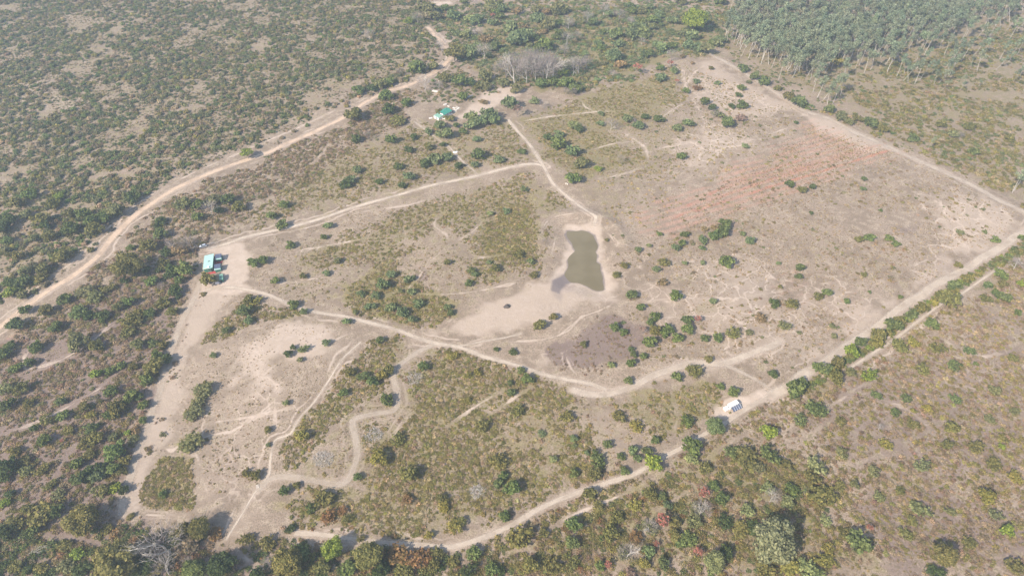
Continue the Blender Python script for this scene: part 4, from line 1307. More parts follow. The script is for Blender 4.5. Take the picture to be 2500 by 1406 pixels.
def bush_proto(seed, n, size, core, flat, stray, hgt=.6):
    r = np.random.default_rng(seed)
    L = [((0, 0, hgt * .5), (.7, .7, hgt * .6))]
    for k in range(4):
        a = 6.28 * (k + r.random()) / 4
        s = .32 + .2 * r.random()
        L.append(((.55 * cos(a), .55 * sin(a), hgt * (.35 + .35 * r.random())), (s, s, s * .9 * hgt / .6)))
    return leaf_cloud(L, n, size, seed + 1, flat=flat * .7, core=core, core_sub=1, stray=stray)


P_BUSH = [lift(*bush_proto(900 + k, 130, .17, .72, .6, .15, .75), "bush", M_FOLI) for k in range(5)]
P_LOOSE = [lift(*bush_proto(920 + k, 110, .15, .4, 1.0, .35, .6), "bush", M_FOLI) for k in range(4)]
P_MAT = [lift(*bush_proto(940 + k, 80, .17, .62, .8, .25, .5), "bush", M_FOLI) for k in range(5)]


def tuft_proto(seed):
    r = np.random.default_rng(seed)
    V, F, A = [], [], []
    for k in range(26):
        a = r.random() * 6.28
        p = np.array([r.normal() * .35, r.normal() * .35, 0])
        d = np.array([cos(a) * .5, sin(a) * .5, .7 + .4 * r.random()]) * (.5 + .4 * r.random())
        w = np.array([-sin(a), cos(a), 0]) * .12
        k0 = len(V)
        V += [p - w, p + w, p + d]
        F.append((k0, k0 + 1, k0 + 2))
        A.append(r.random())
    return V, F, A


P_TUFT = [lift(*tuft_proto(960 + k), "tuft", M_FOLI) for k in range(4)]

ALL_WAYS = [(poly(px), w * .5) for _, px, w, _w in WAYS] + [(poly(px), .7) for px in TRAILS]
YARDS = [poly([(488, 600), (600, 585), (610, 690), (480, 715), (478, 660)]), poly([(1050, 275), (1090, 255), (1130, 262), (1110, 285), (1075, 294), (1050, 292)]), poly([(1765, 985), (1795, 968), (1812, 985), (1780, 1004)])]


def clear_of_ways(x, y, r):
    ok = np.ones(len(x), bool)
    for p, hw in ALL_WAYS:
        m = within(x, y, p, 8) & ok
        if m.any():
            ok[np.where(m)[0]] = seg_dist(x[m], y[m], p) > hw + r[m] * .75
    for p in YARDS:
        ok &= ~inside(x, y, p)
    ok &= sdf(x, y, POND) < -8
    return ok


def sample(px_pts, per_m2, rlo, rhi, patch=0.0, patch_s=22, seed=1, skew=1.6):
    p = poly(px_pts)
    lo, hi = p.min(0), p.max(0)
    n = int((hi[0] - lo[0]) * (hi[1] - lo[1]) * per_m2)
    x, y = NR.uniform(lo[0], hi[0], n), NR.uniform(lo[1], hi[1], n)
    nx_ = np.roll(p, -1, 0)
    area = abs((p[:, 0] * nx_[:, 1] - nx_[:, 0] * p[:, 1]).sum()) / 2
    wide = 2 * area / np.linalg.norm(nx_ - p, axis=1).sum()          # narrow strips keep their shape
    k_ = min(1.0, wide / 40)
    wob = (fbm(x, y, 16, seed) - .5) * 34 * k_
    m = sdf(x, y, p) + wob > (NR.random(n) * 7 - 3) * k_
    x, y = x[m], y[m]
    if patch:
        f = fbm(x, y, patch_s, seed + 50)
        m = NR.random(len(x)) < sstep(patch - .12, patch + .12, f)
        x, y = x[m], y[m]
    r = rlo + (rhi - rlo) * NR.random(len(x)) ** skew
    m = clear_of_ways(x, y, r)
    return x[m], y[m], r[m]


def tints(n, pal, jitter=.14, x=None, y=None, seed=0):
    names = list(pal)
    pr = np.array([pal[k] for k in names], float)
    idx = NR.choice(len(names), n, p=pr / pr.sum())
    c = np.array([TONE.get(k, None) or XT[k] for k in names])[idx]
    c = c * (1 + NR.normal(size=(n, 1)) * jitter).clip(.6, 1.5) * (1 + NR.normal(size=(n, 3)) * .04)
    return c.clip(.01, .6)


XT = {k: (c[0] * 1.80, c[1] * 1.64, c[2] * 1.12) for k, c in {'twig': (.185, .145, .118), 'twig2': (.225, .185, .150), 'mauve': (.175, .132, .118), 'oliveb': (.150, .134, .060), 'straw': (.30, .245, .165), 'haygreen': (.172, .160, .064), 'hill': (.100, .112, .070), 'hillbrown': (.150, .130, .100)}.items()}


def stuff(name, label, protos, zones, hratio=1.0):
    X, Y, S, T = [], [], [], []
    for px, dens, rlo, rhi, pal, patch, seed in zones:
        x, y, r = sample(px, dens, rlo, rhi, patch, 22, seed)
        X.append(x)
        Y.append(y)
        h = r * NR.uniform(.8, 1.25, len(r)) * hratio
        S.append(np.stack([r, r * NR.uniform(.85, 1.15, len(r)), h], 1))
        T.append(tints(len(x), pal))
    X, Y, S, T = np.concatenate(X), np.concatenate(Y), np.concatenate(S), np.concatenate(T)
    print(name, len(X))
    gn_scatter(name, protos, X, Y, S, T, label)


HILL = [(-60, 800), (-60, -40), (1040, -40), (1060, 40), (1040, 60), (1085, 115), (1088, 140), (1040, 172), (940, 208), (840, 258), (640, 345), (470, 418), (400, 455), (340, 490), (262, 556), (200, 618), (110, 690), (0, 752)]
STRIP_A = [(0, 830), (110, 745), (242, 650), (310, 575), (420, 490), (640, 395), (840, 305), (930, 240), (1010, 220), (1000, 300), (780, 390), (740, 460), (560, 545), (480, 600), (490, 690), (440, 770), (405, 870), (385, 940), (325, 1120), (290, 1240), (300, 1280), (500, 1290), (550, 1330), (620, 1406), (-40, 1406), (-60, 870)]
HILL_PAL = {'hill': 3.5, 'hillbrown': 2.6, 'bank': 1.6, 'olive': 1.6, 'green': 1.6, 'mid': 1.4, 'twig2': 1.3, 'dark': .8, 'haygreen': 1.2}
STRIP_PAL = {'twig': 3, 'mauve': 2, 'twig2': 2, 'oliveb': 2, 'olive': 1, 'bank': .8}
LOW_R = [(1990, 955), (2100, 885), (2240, 790), (2400, 680), (2560, 560), (2560, 1440), (640, 1440), (560, 1340), (720, 1330), (900, 1335), (1110, 1350), (1250, 1290), (1350, 1235), (1440, 1200), (1560, 1165), (1640, 1120), (1760, 1055), (1860, 1000)]
DRY_R = [(1480, 560), (1640, 560), (1800, 440), (2000, 300), (2220, 390), (2480, 520), (2460, 570), (2300, 670), (2080, 820), (1900, 940), (1760, 860), (1560, 920), (1500, 740)]

# bushes of the hillside; the ones that show largest become objects of their own
hx, hy, hr = sample(HILL, .21, .6, 2.6, .41, 18, 201, 1.7)
hh = hr * NR.uniform(.8, 1.2, len(hr))
ht = tints(len(hx), HILL_PAL)
big = np.argsort(np.hypot(hx, hy) / hr)[:280]
rest = np.ones(len(hx), bool)
rest[big] = False
bush_me = []
for k in range(5):
    me = P_BUSH[k].data.copy()
    me.materials.clear()
    me.materials.append(M_FOL)
    bush_me.append(me)
for k in big:
    o = link("scrub_bush", bush_me[R.randrange(5)])
    o.location = (hx[k], hy[k], hz(hx[k], hy[k]) - .05)
    o.rotation_euler = (0, 0, R.random() * 6.28)
    o.scale = (hr[k], hr[k] * R.uniform(.85, 1.15), hh[k])
    c = ht[k]
    o.color = (*c, 1)
    lum = c[1] - c[0]
    w = "brown" if lum < -.008 else "grey-green" if c.mean() > .075 else "dark green"
    tag(o, "%s scrub bush on the dense hillside across the dirt road" % w, "bush", "%s bushes on the hillside across the dirt road" % w)
print("hillside", len(hx))
gn_scatter("hillside_scrub", P_BUSH + P_LOOSE, hx[rest], hy[rest], np.stack([hr, hr, hh], 1)[rest], ht[rest])

stuff("dry_brush", None, P_LOOSE, [
    (HILL, .28, .4, 1.1, {'hillbrown': 2, 'twig2': 2, 'hill': 2, 'haygreen': 1}, .40, 230),
    (STRIP_A, .46, .5, 1.8, STRIP_PAL, .29, 231),
    ([(-40, 1300), (300, 1290), (500, 1300), (560, 1345), (760, 1325), (1100, 1350), (1120, 1440), (-40, 1440)], .22, .9, 2.5, {'deep': 2, 'olive': 2, 'dark': 2, 'russet': .6, 'twig': 1.5, 'mid': .8}, .33, 240),
    (LOW_R, .42, .5, 1.5, {'twig': 1.6, 'mauve': 2.4, 'twig2': 3.2, 'oliveb': 2.0, 'haygreen': 2.4, 'straw': .2}, .27, 232),
    ([(1400, 1240), (1700, 1110), (1960, 1090), (2040, 1250), (2150, 1440), (640, 1440), (700, 1340), (1110, 1355)], .35, .6, 1.9, {'olive': 2, 'oliveb': 3, 'haygreen': 1.5, 'mid': .7, 'russet': .5}, .36, 233),
    ([(2000, 280), (2070, 225), (2090, 185), (2340, 110), (2600, 20), (2600, 560), (2480, 490), (2280, 390)], .26, .6, 2.3, {'oliveb': 3, 'haygreen': 3, 'bank': 1.2, 'mid': 1.2, 'twig2': 2.0, 'olive': 1.2}, .40, 234),
    ([(1000, 20), (1760, -40), (1790, 60), (1750, 132), (1640, 140), (1560, 175), (1420, 225), (1300, 215), (1200, 200), (1110, 150), (1090, 110)], .13, 1.0, 3.2, {'bank': 3, 'sage': 3, 'mid': 2, 'haygreen': 2, 'twig2': 1.2}, .3, 235),
    (EUC_EDGE, .06, 1.0, 2.0, {'bank': 2, 'mid': 2, 'haygreen': 2, 'twig2': 1}, .4, 236),
    ([(1775, 150), (1900, 222), (2020, 275), (1990, 285), (1900, 235), (1780, 165)], .12, 1.0, 2.2, {'mid': 2, 'green': 2, 'haygreen': 1}, 0, 237),
    ([(1945, 940), (2030, 890), (2097, 843), (2164, 796), (2231, 750), (2298, 706), (2365, 668), (2433, 629), (2500, 590), (2540, 600), (2445, 642), (2352, 702), (2290, 738), (2240, 775), (2172, 828), (2102, 872), (2020, 922), (1965, 965)], .5, .9, 2.3, {'mid': 2.4, 'olive': 2.2, 'lime': .7, 'haygreen': 2}, .02, 238),
    ([(1100, 150), (1180, 190), (1250, 205), (1150, 260), (1020, 240), (1030, 205)], .09, 1.0, 2.4, {'bank': 3, 'olive': 2, 'green': 1, 'twig2': 2}, .3, 239),
], .72)
FIELD_PAL = {'oliveb': 3, 'haygreen': 3.4, 'olive': 1.0, 'twig2': 2.2, 'twig': 1.0, 'straw': .5}
stuff("field_scrub", None, P_MAT, [(pts, d * 2.4, .4, 1.3, FIELD_PAL, pt - .05, 260 + k) for k, (pts, d, pt) in enumerate([
    (ZONES['green'][0][0], .22, .42), (ZONES['green'][1][0], .3, .3), (ZONES['green'][2][0], .4, .2), (ZONES['green'][3][0], .42, .36), (ZONES['green'][4][0], .34, .36), (ZONES['green'][5][0], .2, .38),
    (ZONES['green'][6][0], .16, .4), (ZONES['green'][8][0], .7, .1), (ZONES['green'][9][0], .3, .34), (ZONES['green'][10][0], .4, .3), (ZONES['green'][11][0], .6, .1), (ZONES['green'][12][0], .6, .1)])] + [
    ([(640, 640), (720, 600), (1000, 500), (1100, 560), (1180, 640), (1000, 720), (740, 740)], .08, .4, 1.1, FIELD_PAL, .42, 280),
    ([(430, 1000), (660, 940), (800, 960), (660, 1160), (520, 1250), (490, 1120)], .10, .3, .9, {'twig': 2, 'oliveb': 2, 'twig2': 2}, .42, 281),
    ([(1340, 560), (1380, 540), (1370, 640), (1330, 680), (1310, 640)], .14, .4, 1.0, FIELD_PAL, .3, 282),
    ([(1440, 440), (1640, 400), (1850, 330), (1980, 300), (1700, 480), (1600, 560), (1480, 560)], .10, .4, 1.2, {'straw': 3, 'haygreen': 2, 'twig2': 2, 'oliveb': 1}, .36, 283),
    (ZONES['burn'][0][0], .22, .4, 1.0, {'mauve': 4, 'twig': 2}, .3, 284), (ZONES['burn'][1][0], .5, .4, .8, {'mauve': 1}, 0, 285),
    ([(1140, 860), (1290, 905), (1400, 960), (1380, 980), (1260, 960), (1150, 900)], .2, .4, 1.1, {'mauve': 1, 'twig': 2, 'oliveb': 2}, .35, 286),
    (DRY_R, .06, .4, 1.6, {'oliveb': 2, 'twig': 2, 'twig2': 2, 'bank': .6}, .46, 287),
    ([(1480, 220), (1680, 170), (1960, 290), (1820, 400), (1560, 400)], .03, .5, 1.8, {'oliveb': 2, 'bank': 2, 'twig2': 2}, .44, 288),
    ([(700, 1230), (1110, 1340), (720, 1300)], .3, .5, 1.3, {'olive': 2, 'russet': 1, 'oliveb': 2}, .3, 289),
    ([(1480, 440), (1640, 440), (1700, 380), (1560, 400)], .1, .4, 1, FIELD_PAL, .3, 290),
], .7)
stuff("dry_grass", None, P_TUFT, [
    (DRY_R, .5, .25, .7, {'twig': 2, 'twig2': 2, 'straw': 2, 'oliveb': 1}, .40, 301),
    ([(1640, 540), (1990, 310), (2150, 370), (1850, 470)], .4, .3, .8, {'straw': 2, 'bronze': 1, 'twig2': 2}, .36, 302),
    ([(400, 1000), (560, 720), (860, 790), (840, 900), (660, 1160), (520, 1260), (310, 1230)], .35, .25, .6, {'twig': 2, 'straw': 2, 'oliveb': 1}, .42, 303),
    ([(560, 600), (1300, 420), (1320, 680), (1000, 800), (640, 700)], .3, .3, .7, {'straw': 2, 'twig2': 2, 'oliveb': 2}, .4, 304),
    ([(900, 820), (1500, 960), (1640, 1090), (1300, 1250), (760, 1180)], .4, .3, .8, {'straw': 2, 'twig2': 2, 'oliveb': 2}, .36, 305),
    (STRIP_A, .25, .3, .8, {'twig2': 2, 'straw': 1, 'mauve': 2}, .36, 306),
    (LOW_R, .3, .3, .8, {'twig2': 2, 'mauve': 2, 'oliveb': 2}, .36, 307),
    ([(1280, 300), (1660, 150), (1960, 280), (1640, 420), (1440, 450)], .25, .4, .9, {'straw': 2, 'haygreen': 3}, .38, 308),
])
# the rest of the plantation: trunk and crown in one prototype each
P_EUC = []
for k in range(5):
    t, c = EUC_T[k], EUC_C[k]
    V = [tuple(v.co) for v in t.vertices] + [tuple(v.co) for v in c.vertices]
    n0 = len(t.vertices)
    F = [tuple(p.vertices) for p in t.polygons] + [tuple(n0 + i for i in p.vertices) for p in c.polygons]
    me = mesh_from("eucalyptus_stand", V, F, [M_PALE, M_FOLI], [0] * len(t.polygons) + [1] * len(c.polygons))
    lv = np.zeros(len(c.polygons), dtype=np.float32)
    c.attributes["leaf"].data.foreach_get("value", lv)
    me.attributes.new("leaf", 'FLOAT', 'FACE').data.foreach_set("value", np.concatenate([np.zeros(len(t.polygons), dtype=np.float32), lv]))
    P_EUC.append(bpy.data.objects.new("eucalyptus_stand", me))
ex, ey = EUC_REST
eh = NR.uniform(12, 20, len(ex))
print("eucalyptus", len(ex))
gn_scatter("eucalyptus_plantation", P_EUC, ex, ey, np.stack([eh * 1.2, eh * 1.2, eh], 1), np.array([[.255, .288, .168]]) * NR.uniform(.72, 1.2, (len(ex), 1)) * NR.uniform(.93, 1.07, (len(ex), 3)))

# ------------------------------------------------------------------ buildings and other things
M_MINT = simple_mat("mint_metal", (.34, .50, .455), .45, .0, .4, .06, 1.2)
M_GREEN = simple_mat("green_metal", (.045, .24, .175), .5, 0, .4, .12, 1.5)
M_GREENW = simple_mat("green_wall", (.05, .17, .12), .7, 0, .3, .1)
M_REDF = simple_mat("red_floor", (.42, .07, .065), .7, 0, .3, .12)
M_WHITE = simple_mat("white_paint", (.80, .79, .77), .6, 0, .3, .05)
M_OFFW = simple_mat("pale_concrete", (.60, .55, .50), .85, 0, .2, .14)
M_STEEL = simple_mat("grey_steel", (.33, .34, .36), .5, .6, .4, .1)
M_DARK = simple_mat("dark_opening", (.02, .022, .025), .6)
M_TIN = simple_mat("grey_tin", (.27, .27, .31), .5, .3, .4, .14)
M_ROCK = simple_mat("dark_rock", (.085, .070, .062), .95, var=.35, scale=1.2)
M_STONE = simple_mat("pale_stone", (.62, .57, .50), .9, var=.15, scale=2)
M_BRK = simple_mat('weathered_stone', (.42, .36, .30), .9, var=.3, scale=3)
M_CAR = simple_mat("white_car_paint", (.82, .82, .82), .25, 0, .5, .02)
M_GLASS = simple_mat("tinted_glass", (.03, .035, .04), .08, 0, .6, .05)
M_TYRE = simple_mat("tyre_rubber", (.02, .02, .02), .85)
M_LAMP = simple_mat("lamp_glass", (.7, .7, .68), .15)


def panel_mat():
    m, N, L = new_mat("solar_cells")
    t = NT(m)
    tc = N.new("ShaderNodeTexCoord")
    br = N.new("ShaderNodeTexBrick")
    br.offset = 0
    br.inputs["Scale"].default_value = 1
    br.inputs["Color1"].default_value = (.035, .045, .095, 1)
    br.inputs["Color2"].default_value = (.045, .055, .11, 1)
    br.inputs["Mortar"].default_value = (.20, .22, .27, 1)
    br.inputs["Mortar Size"].default_value = .03
    br.inputs["Brick Width"].default_value = .32
    br.inputs["Row Height"].default_value = .32
    L.new(tc.outputs["Object"], br.inputs["Vector"])
    b = principled(m)
    L.new(br.outputs["Color"], b.inputs["Base Color"])
    b.inputs["Roughness"].default_value = .22
    return m


M_CELL = panel_mat()


def frame_from(name, a, b, label, cat, group=None):
    """an Empty at ground point a whose +y looks at ground point b"""
    o = link(name, None)
    o.location = (a[0], a[1], hz(*a))
    o.rotation_euler = (0, 0, math.atan2(b[1] - a[1], b[0] - a[0]) - pi / 2)
    return tag(o, label, cat, group)


def corrugated(x0, y0, x1, y1, zf, n, across='y', th=.05, amp=.035):
    """a metal sheet; ridges run along x, spaced along y; zf(x, y) is its height"""
    mb = MB()
    ys = np.linspace(y0, y1, n * 2 + 1)
    for k in range(n * 2):
        ya, yb = ys[k], ys[k + 1]
        ha, hb = (amp if k % 2 else 0), (0 if k % 2 else amp)
        mb.hexa([(x0, ya, zf(x0, ya) - th), (x1, ya, zf(x1, ya) - th), (x1, yb, zf(x1, yb) - th), (x0, yb, zf(x0, yb) - th)],
                [(x0, ya, zf(x0, ya) + ha), (x1, ya, zf(x1, ya) + ha), (x1, yb, zf(x1, yb) + hb), (x0, yb, zf(x0, yb) + hb)])
    return mb


def wall_ring(mb, x0, y0, x1, y1, z0, zt, t=.12):
    """four walls with tops following zt(x)"""
    def w(xa, ya, xb, yb):
        mb.hexa([(xa, ya, z0), (xb, ya, z0), (xb, yb, z0), (xa, yb, z0)], [(xa, ya, zt(xa)), (xb, ya, zt(xb)), (xb, yb, zt(xb)), (xa, yb, zt(xa))])
    w(x0, y0, x0 + t, y1)
    w(x1 - t, y0, x1, y1)
    w(x0 + t, y0, x1 - t, y0 + t)
    w(x0 + t, y1 - t, x1 - t, y1)


def main_house():
    A, B = gp(507, 656, 3.1), gp(510.5, 622, 3.1)
    mid = ((A[0] + B[0]) / 2, (A[1] + B[1]) / 2)
    Lh = math.hypot(A[0] - B[0], A[1] - B[1]) / 2 - .25
    W = 2.35
    h = frame_from("house", mid, B, "long narrow house with pale mint metal roof and dark green walls", "house")
    zt = lambda x: 3.0 + .10 * x
    mb = MB()
    wall_ring(mb, -W, -Lh, W, Lh, -.4, zt)
    wl = mb.build("wall", M_GREENW, h)
    corrugated(-W - .35, -Lh - .3, W + .3, Lh + .3, lambda x, y: zt(x) + .09, 24).build("roof", M_MINT, h)
    m = MB()
    m.box(-.15, -.3, zt(.1) + .12, .2, 0, zt(.1) + .55)
    m.box(.45, -.2, zt(.1) + .12, .75, .1, zt(.1) + .5)
    m.build("roof_vent", M_DARK, h)
    m = MB()
    m.box(-W - .2, -Lh - .15, zt(-1) + .24, -.1, -Lh + .12, zt(-1) + .4)
    m.build("roof_beam", simple_mat("cream_timber", (.62, .53, .38), .8), h)
    m = MB()
    for k in range(8):
        a0, a1 = 2 * pi * k / 8, 2 * pi * (k + 1) / 8
        m.hexa([(.45, -Lh + .6, 3.2), (.45 + .5 * cos(a0), -Lh + .6 + .5 * sin(a0), 3.2), (.45 + .5 * cos(a1), -Lh + .6 + .5 * sin(a1), 3.2), (.45, -Lh + .6, 3.2)],
               [(.45, -Lh + .6, 4.0), (.45 + .45 * cos(a0), -Lh + .6 + .45 * sin(a0), 3.95), (.45 + .45 * cos(a1), -Lh + .6 + .45 * sin(a1), 3.95), (.45, -Lh + .6, 4.0)])
    m.build("water_tank", M_WHITE, h)
    m = MB()
    m.box(-W - .05, -Lh - 1.5, -.3, W + 1.3, -Lh - .01, .18)
    m.box(W + .01, -Lh, -.3, W + 1.4, Lh, .18)
    m.build("veranda_floor", M_REDF, h)
    m = MB()
    m.box(-.2, -Lh - .04, 1.2, 1.1, -Lh - .012, 2.2)
    w = m.build("window", M_GLASS, h)
    m = MB()
    m.box(-.35, -Lh - .1, 2.22, 1.25, -Lh - .012, 2.34)
    m.box(-.35, -Lh - .08, 1.08, 1.25, -Lh - .012, 1.18)
    m.build("frame", M_MINT, w)
    m = MB()
    m.box(1.45, -Lh - .05, .2, 2.2, -Lh - .012, 2.3)
    m.build("door", M_DARK, h)
    for y in (-Lh * .55, 0, Lh * .55):
        m = MB()
        m.box(W + .012, y - .5, 1.1, W + .04, y + .5, 2.2)
        m.build("window", M_GLASS, h)
    for y in (-Lh, -Lh * .33, Lh * .33, Lh - .2):
        m = MB()
        m.box(W + 1.2, y, .18, W + 1.3, y + .1, 2.75)
        m.build("post", M_GREEN, h)


def solar_shed(a, b, half_w, half_l, label, name="solar_shed", zt=2.6):
    h = frame_from(name, a, b, label, "solar shed", "solar sheds in front of the mint-roofed house")
    zf = lambda x, y: zt + .16 * y
    corrugated(-half_w, -half_l - .5, half_w, half_l, lambda x, y: zf(x, y), 10).build("roof", M_MINT, h)
    for sx in (-1, 1):
        for sy in (-1, 1):
            m = MB()
            x, y = sx * (half_w - .12), sy * (half_l - .15)
            m.box(x - .05, y - .05, -.2, x + .05, y + .05, zf(x, y) - .06)
            m.build("post", M_STEEL, h)
    n, rows = 4, 2
    for i in range(n):
        for j in range(rows):
            x0 = -half_w + .06 + i * (2 * half_w - .12) / n
            x1 = x0 + (2 * half_w - .12) / n - .05
            y0 = -half_l + .15 + j * (2 * half_l - .2) / rows
            y1 = y0 + (2 * half_l - .2) / rows - .05
            m = MB()
            m.hexa([(x0, y0, zf(0, y0) + .1), (x1, y0, zf(0, y0) + .1), (x1, y1, zf(0, y1) + .1), (x0, y1, zf(0, y1) + .1)],
                   [(x0, y0, zf(0, y0) + .14), (x1, y0, zf(0, y0) + .14), (x1, y1, zf(0, y1) + .14), (x0, y1, zf(0, y1) + .14)])
            m.build("solar_panel", M_CELL, h)
    m = MB()
    m.box(-half_w, -half_l - .52, zt - .16 * half_l - .45, half_w, -half_l - .47, zt - .16 * half_l - .05)
    m.build("fascia", M_MINT, h)
    m = MB()
    m.box(-half_w + .1, -half_l + .1, -.2, half_w - .1, half_l - .1, 1.5)
    m.build("store_box", M_GREENW, h)
    return h


def lying(name, px, py, w, d, hgt, mat, label, cat, ang=0.0, tilt=.0, group=None):
    x, y = gp(px, py)
    mb = MB()
    mb.box(-w / 2, -d / 2, -.1, w / 2, d / 2, hgt)
    o = mb.build(name, mat)
    o.location = (x, y, hz(x, y))
    o.rotation_euler = (tilt, 0, ang)
    bv = o.modifiers.new("edge", 'BEVEL')
    bv.width = min(w, d, hgt) * .2
    bv.segments = 2
    return tag(o, label, cat, group)


main_house()
Z4 = lambda x, y: (460 + x * .0925, 580 + y * .0925)
solar_shed(gp(*Z4(785, 497), 2.6), gp(*Z4(790, 420), 2.6), 1.75, 1.75, "upper of two open sheds roofed with solar panels, nearer the white car")
solar_shed(gp(*Z4(760, 765), 2.6), gp(*Z4(765, 690), 2.6), 1.75, 1.75, "lower of two open sheds roofed with solar panels, beside the veranda")
a = gp(*Z4(815, 660))
lying("terrace", *Z4(815, 650), 3.4, 2.3, .14, M_REDF, "red painted terrace between the two solar panel sheds", "terrace", .05)
lying("block", *Z4(860, 595), .5, .4, .5, M_WHITE, "small white block at the terrace corner under the upper solar shed", "block")


def green_shed():
    A, B = gp(*Z4(862, 1100), 2.1), gp(*Z4(858, 975), 2.1)
    h = frame_from("storage_shed", ((A[0] + B[0]) / 2, (A[1] + B[1]) / 2), B, "small green metal shed with stepped roof beside an olive tree", "shed")
    l = math.hypot(A[0] - B[0], A[1] - B[1]) / 2
    mb = MB()
    wall_ring(mb, -.95, -l, .95, l, -.3, lambda x: 2.0, .08)
    mb.build("wall", M_GREENW, h)
    corrugated(-1.05, -l - .1, 1.05, -.03, lambda x, y: 2.1 + .03 * y, 8).build("roof", M_MINTD, h)
    corrugated(-1.1, .03, 1.0, l + .15, lambda x, y: 2.28 + .03 * y, 8).build("roof", M_MINTD, h)
    mb = MB()
    mb.box(-.75, -l - .04, 0, .1, -l - .012, 1.8)
    mb.build("door", M_DARK, h)


M_MINTD = simple_mat("dull_green_sheet", (.20, .36, .27), .55, 0, .4, .1)
green_shed()


def tin_canopy():
    A, B = gp(*Z4(750, 1180), 1.4), gp(*Z4(735, 1120), 1.4)
    h = frame_from("canopy", A, B, "low lean-to of grey tin sheet under the olive tree by the small green shed", "canopy")
    corrugated(-1.0, -1.1, 1.0, 1.0, lambda x, y: 1.3 + .12 * y, 8).build("roof", M_TIN, h)
    for sx in (-.9, .9):
        for sy in (-.9, .85):
            mb = MB()
            mb.box(sx - .04, sy - .04, -.2, sx + .04, sy + .04, 1.22 + .12 * sy)
            mb.build("post", M_STEEL, h)


tin_canopy()
lying("slab", *Z4(820, 1195), 1.2, .7, .25, M_OFFW, "pale concrete slab on the ground below the small green shed", "slab", .5)
lying("slab", *Z4(385, 1225), 1.0, .6, .2, M_OFFW, "pale slab lying under the olive tree below the house", "slab", .9)
lying("slab", *Z4(975, 585), .8, .5, .2, M_OFFW, "small pale slab in the yard beside the upper solar shed's shadow", "slab", .3)


def green_house():
    zr = 3.0
    NE1, NE2, SW2, SW1 = gp(1088.4, 262.5, zr), gp(1103.4, 270.5, zr), gp(1084, 281, zr), gp(1068.5, 273, zr)
    m1 = ((SW1[0] + SW2[0]) / 2, (SW1[1] + SW2[1]) / 2)
    m2 = ((NE1[0] + NE2[0]) / 2, (NE1[1] + NE2[1]) / 2)
    mid = ((m1[0] + m2[0]) / 2, (m1[1] + m2[1]) / 2)
    h = frame_from("house", mid, m2, "farmhouse with deep green gabled roof, white walls and a stone patio", "house")
    l = math.hypot(m1[0] - m2[0], m1[1] - m2[1]) / 2
    w = math.hypot(NE1[0] - NE2[0], NE1[1] - NE2[1]) / 2
    print("green house half size", w, l)
    w = min(w, 3.6)
    mb = MB()
    wall_ring(mb, -w + .5, -l + .3, w - 1.6, l - .3, -.4, lambda x: 2.6, .15)
    mb.build("wall", M_WHITE, h)
    zf = lambda x, y: 3.7 - .30 * abs(x)
    rf = MB()
    for xa, xb in ((-w, 0), (0, w)):
        s = corrugated(xa, -l, xb, l, zf, 16)
        n = len(rf.V)
        rf.V += s.V
        rf.F += [tuple(n + i for i in f) for f in s.F]
        rf.I += s.I
    roof = rf.build("roof", M_GREEN, h)
    mb = MB()
    mb.box(-.4, l * .35, 3.45, .35, l * .35 + .7, 4.0)
    mb.build("roof_vent", M_GREENW, roof)
    mb = MB()
    mb.box(w - 1.55, -l + .3, -.3, w + .5, l - .2, .25)
    mb.box(w + .35, -l + .6, .25, w + .5, l - .2, .6)
    mb.build("veranda", M_OFFW, h)
    for y in np.linspace(-l + .5, l - .5, 4):
        mb = MB()
        mb.box(w - .25, y - .07, .25, w - .1, y + .07, zf(w - .2, 0) - .06)
        mb.build("post", M_WHITE, h)
    for y in (-l * .5, l * .1, l * .6):
        mb = MB()
        mb.box(w - 1.6 + .012, y - .5, .9, w - 1.56, y + .5, 2.0)
        mb.build("window", M_GLASS, h)
    # lower wing
    mb = MB()
    wall_ring(mb, -w + .9, -l - 5.0, w - .9, -l + .28, -.4, lambda x: 2.1, .15)
    mb.build("wing_wall", M_WHITE, h)
    corrugated(-w + .6, -l - 5.3, w - .6, -l - .02, lambda x, y: 2.22 + .04 * (y + l), 9).build("wing_roof", M_MINTD, h)
    mb = MB()
    mb.box(-.5, -l - 5.04, 0, .4, -l - 5.012, 1.8)
    mb.build("door", M_DARK, h)
    return h


green_house()
Z5 = lambda x, y: (1000 + x * .12, 190 + y * .12)
for k, (x, y, w, d) in enumerate(((905, 625, 2.4, 1.6), (960, 650, 2.6, 1.5), (900, 665, 1.8, 1.2), (1000, 620, 1.5, 1.2), (960, 610, 1.6, 1.0), (930, 690, 2.0, 1.0))):
    lying("paving_slab", *Z5(x, y), w, d, .22, M_STONE, "pale stone slab of the patio beside the green-roofed house", "paving slab", R.random() * 3, group="patio slabs beside the green-roofed house")
lying("garden_wall", *Z5(630, 830), 9.0, .4, .8, M_WHITE, "low white wall below the wing of the green-roofed house", "wall", -.35)
lying("slab", *Z5(430, 830), 2.6, 1.8, .3, M_OFFW, "pale concrete slab at the lower end of the green-roofed house", "slab", .4)
lying("slab", *Z5(725, 565), 2.6, 1.3, .9, M_OFFW, "pale concrete block behind the green-roofed house", "slab", .5)
lying("slab", *Z5(790, 590), 2.0, 1.0, .4, M_OFFW, "pale slab between the green roof and the stone patio", "slab", -.5)
lying("stone_heap", *Z5(1240, 390), 4.5, 2.0, .6, M_STONE, "heap of white stone at the edge of the drive above the farmhouse", "stone heap", .45)
lying("stone_heap", *Z5(520, 285), 5.0, 2.2, .3, M_STONE, "white stony patch under trees between dirt road and farmhouse", "stone heap", -.4)
lying("tarpaulin", 1111.5, 371.5, 3.0, 1.7, .5, M_WHITE, "small white tarpaulin on the track below the farmhouse", "tarpaulin", .4)
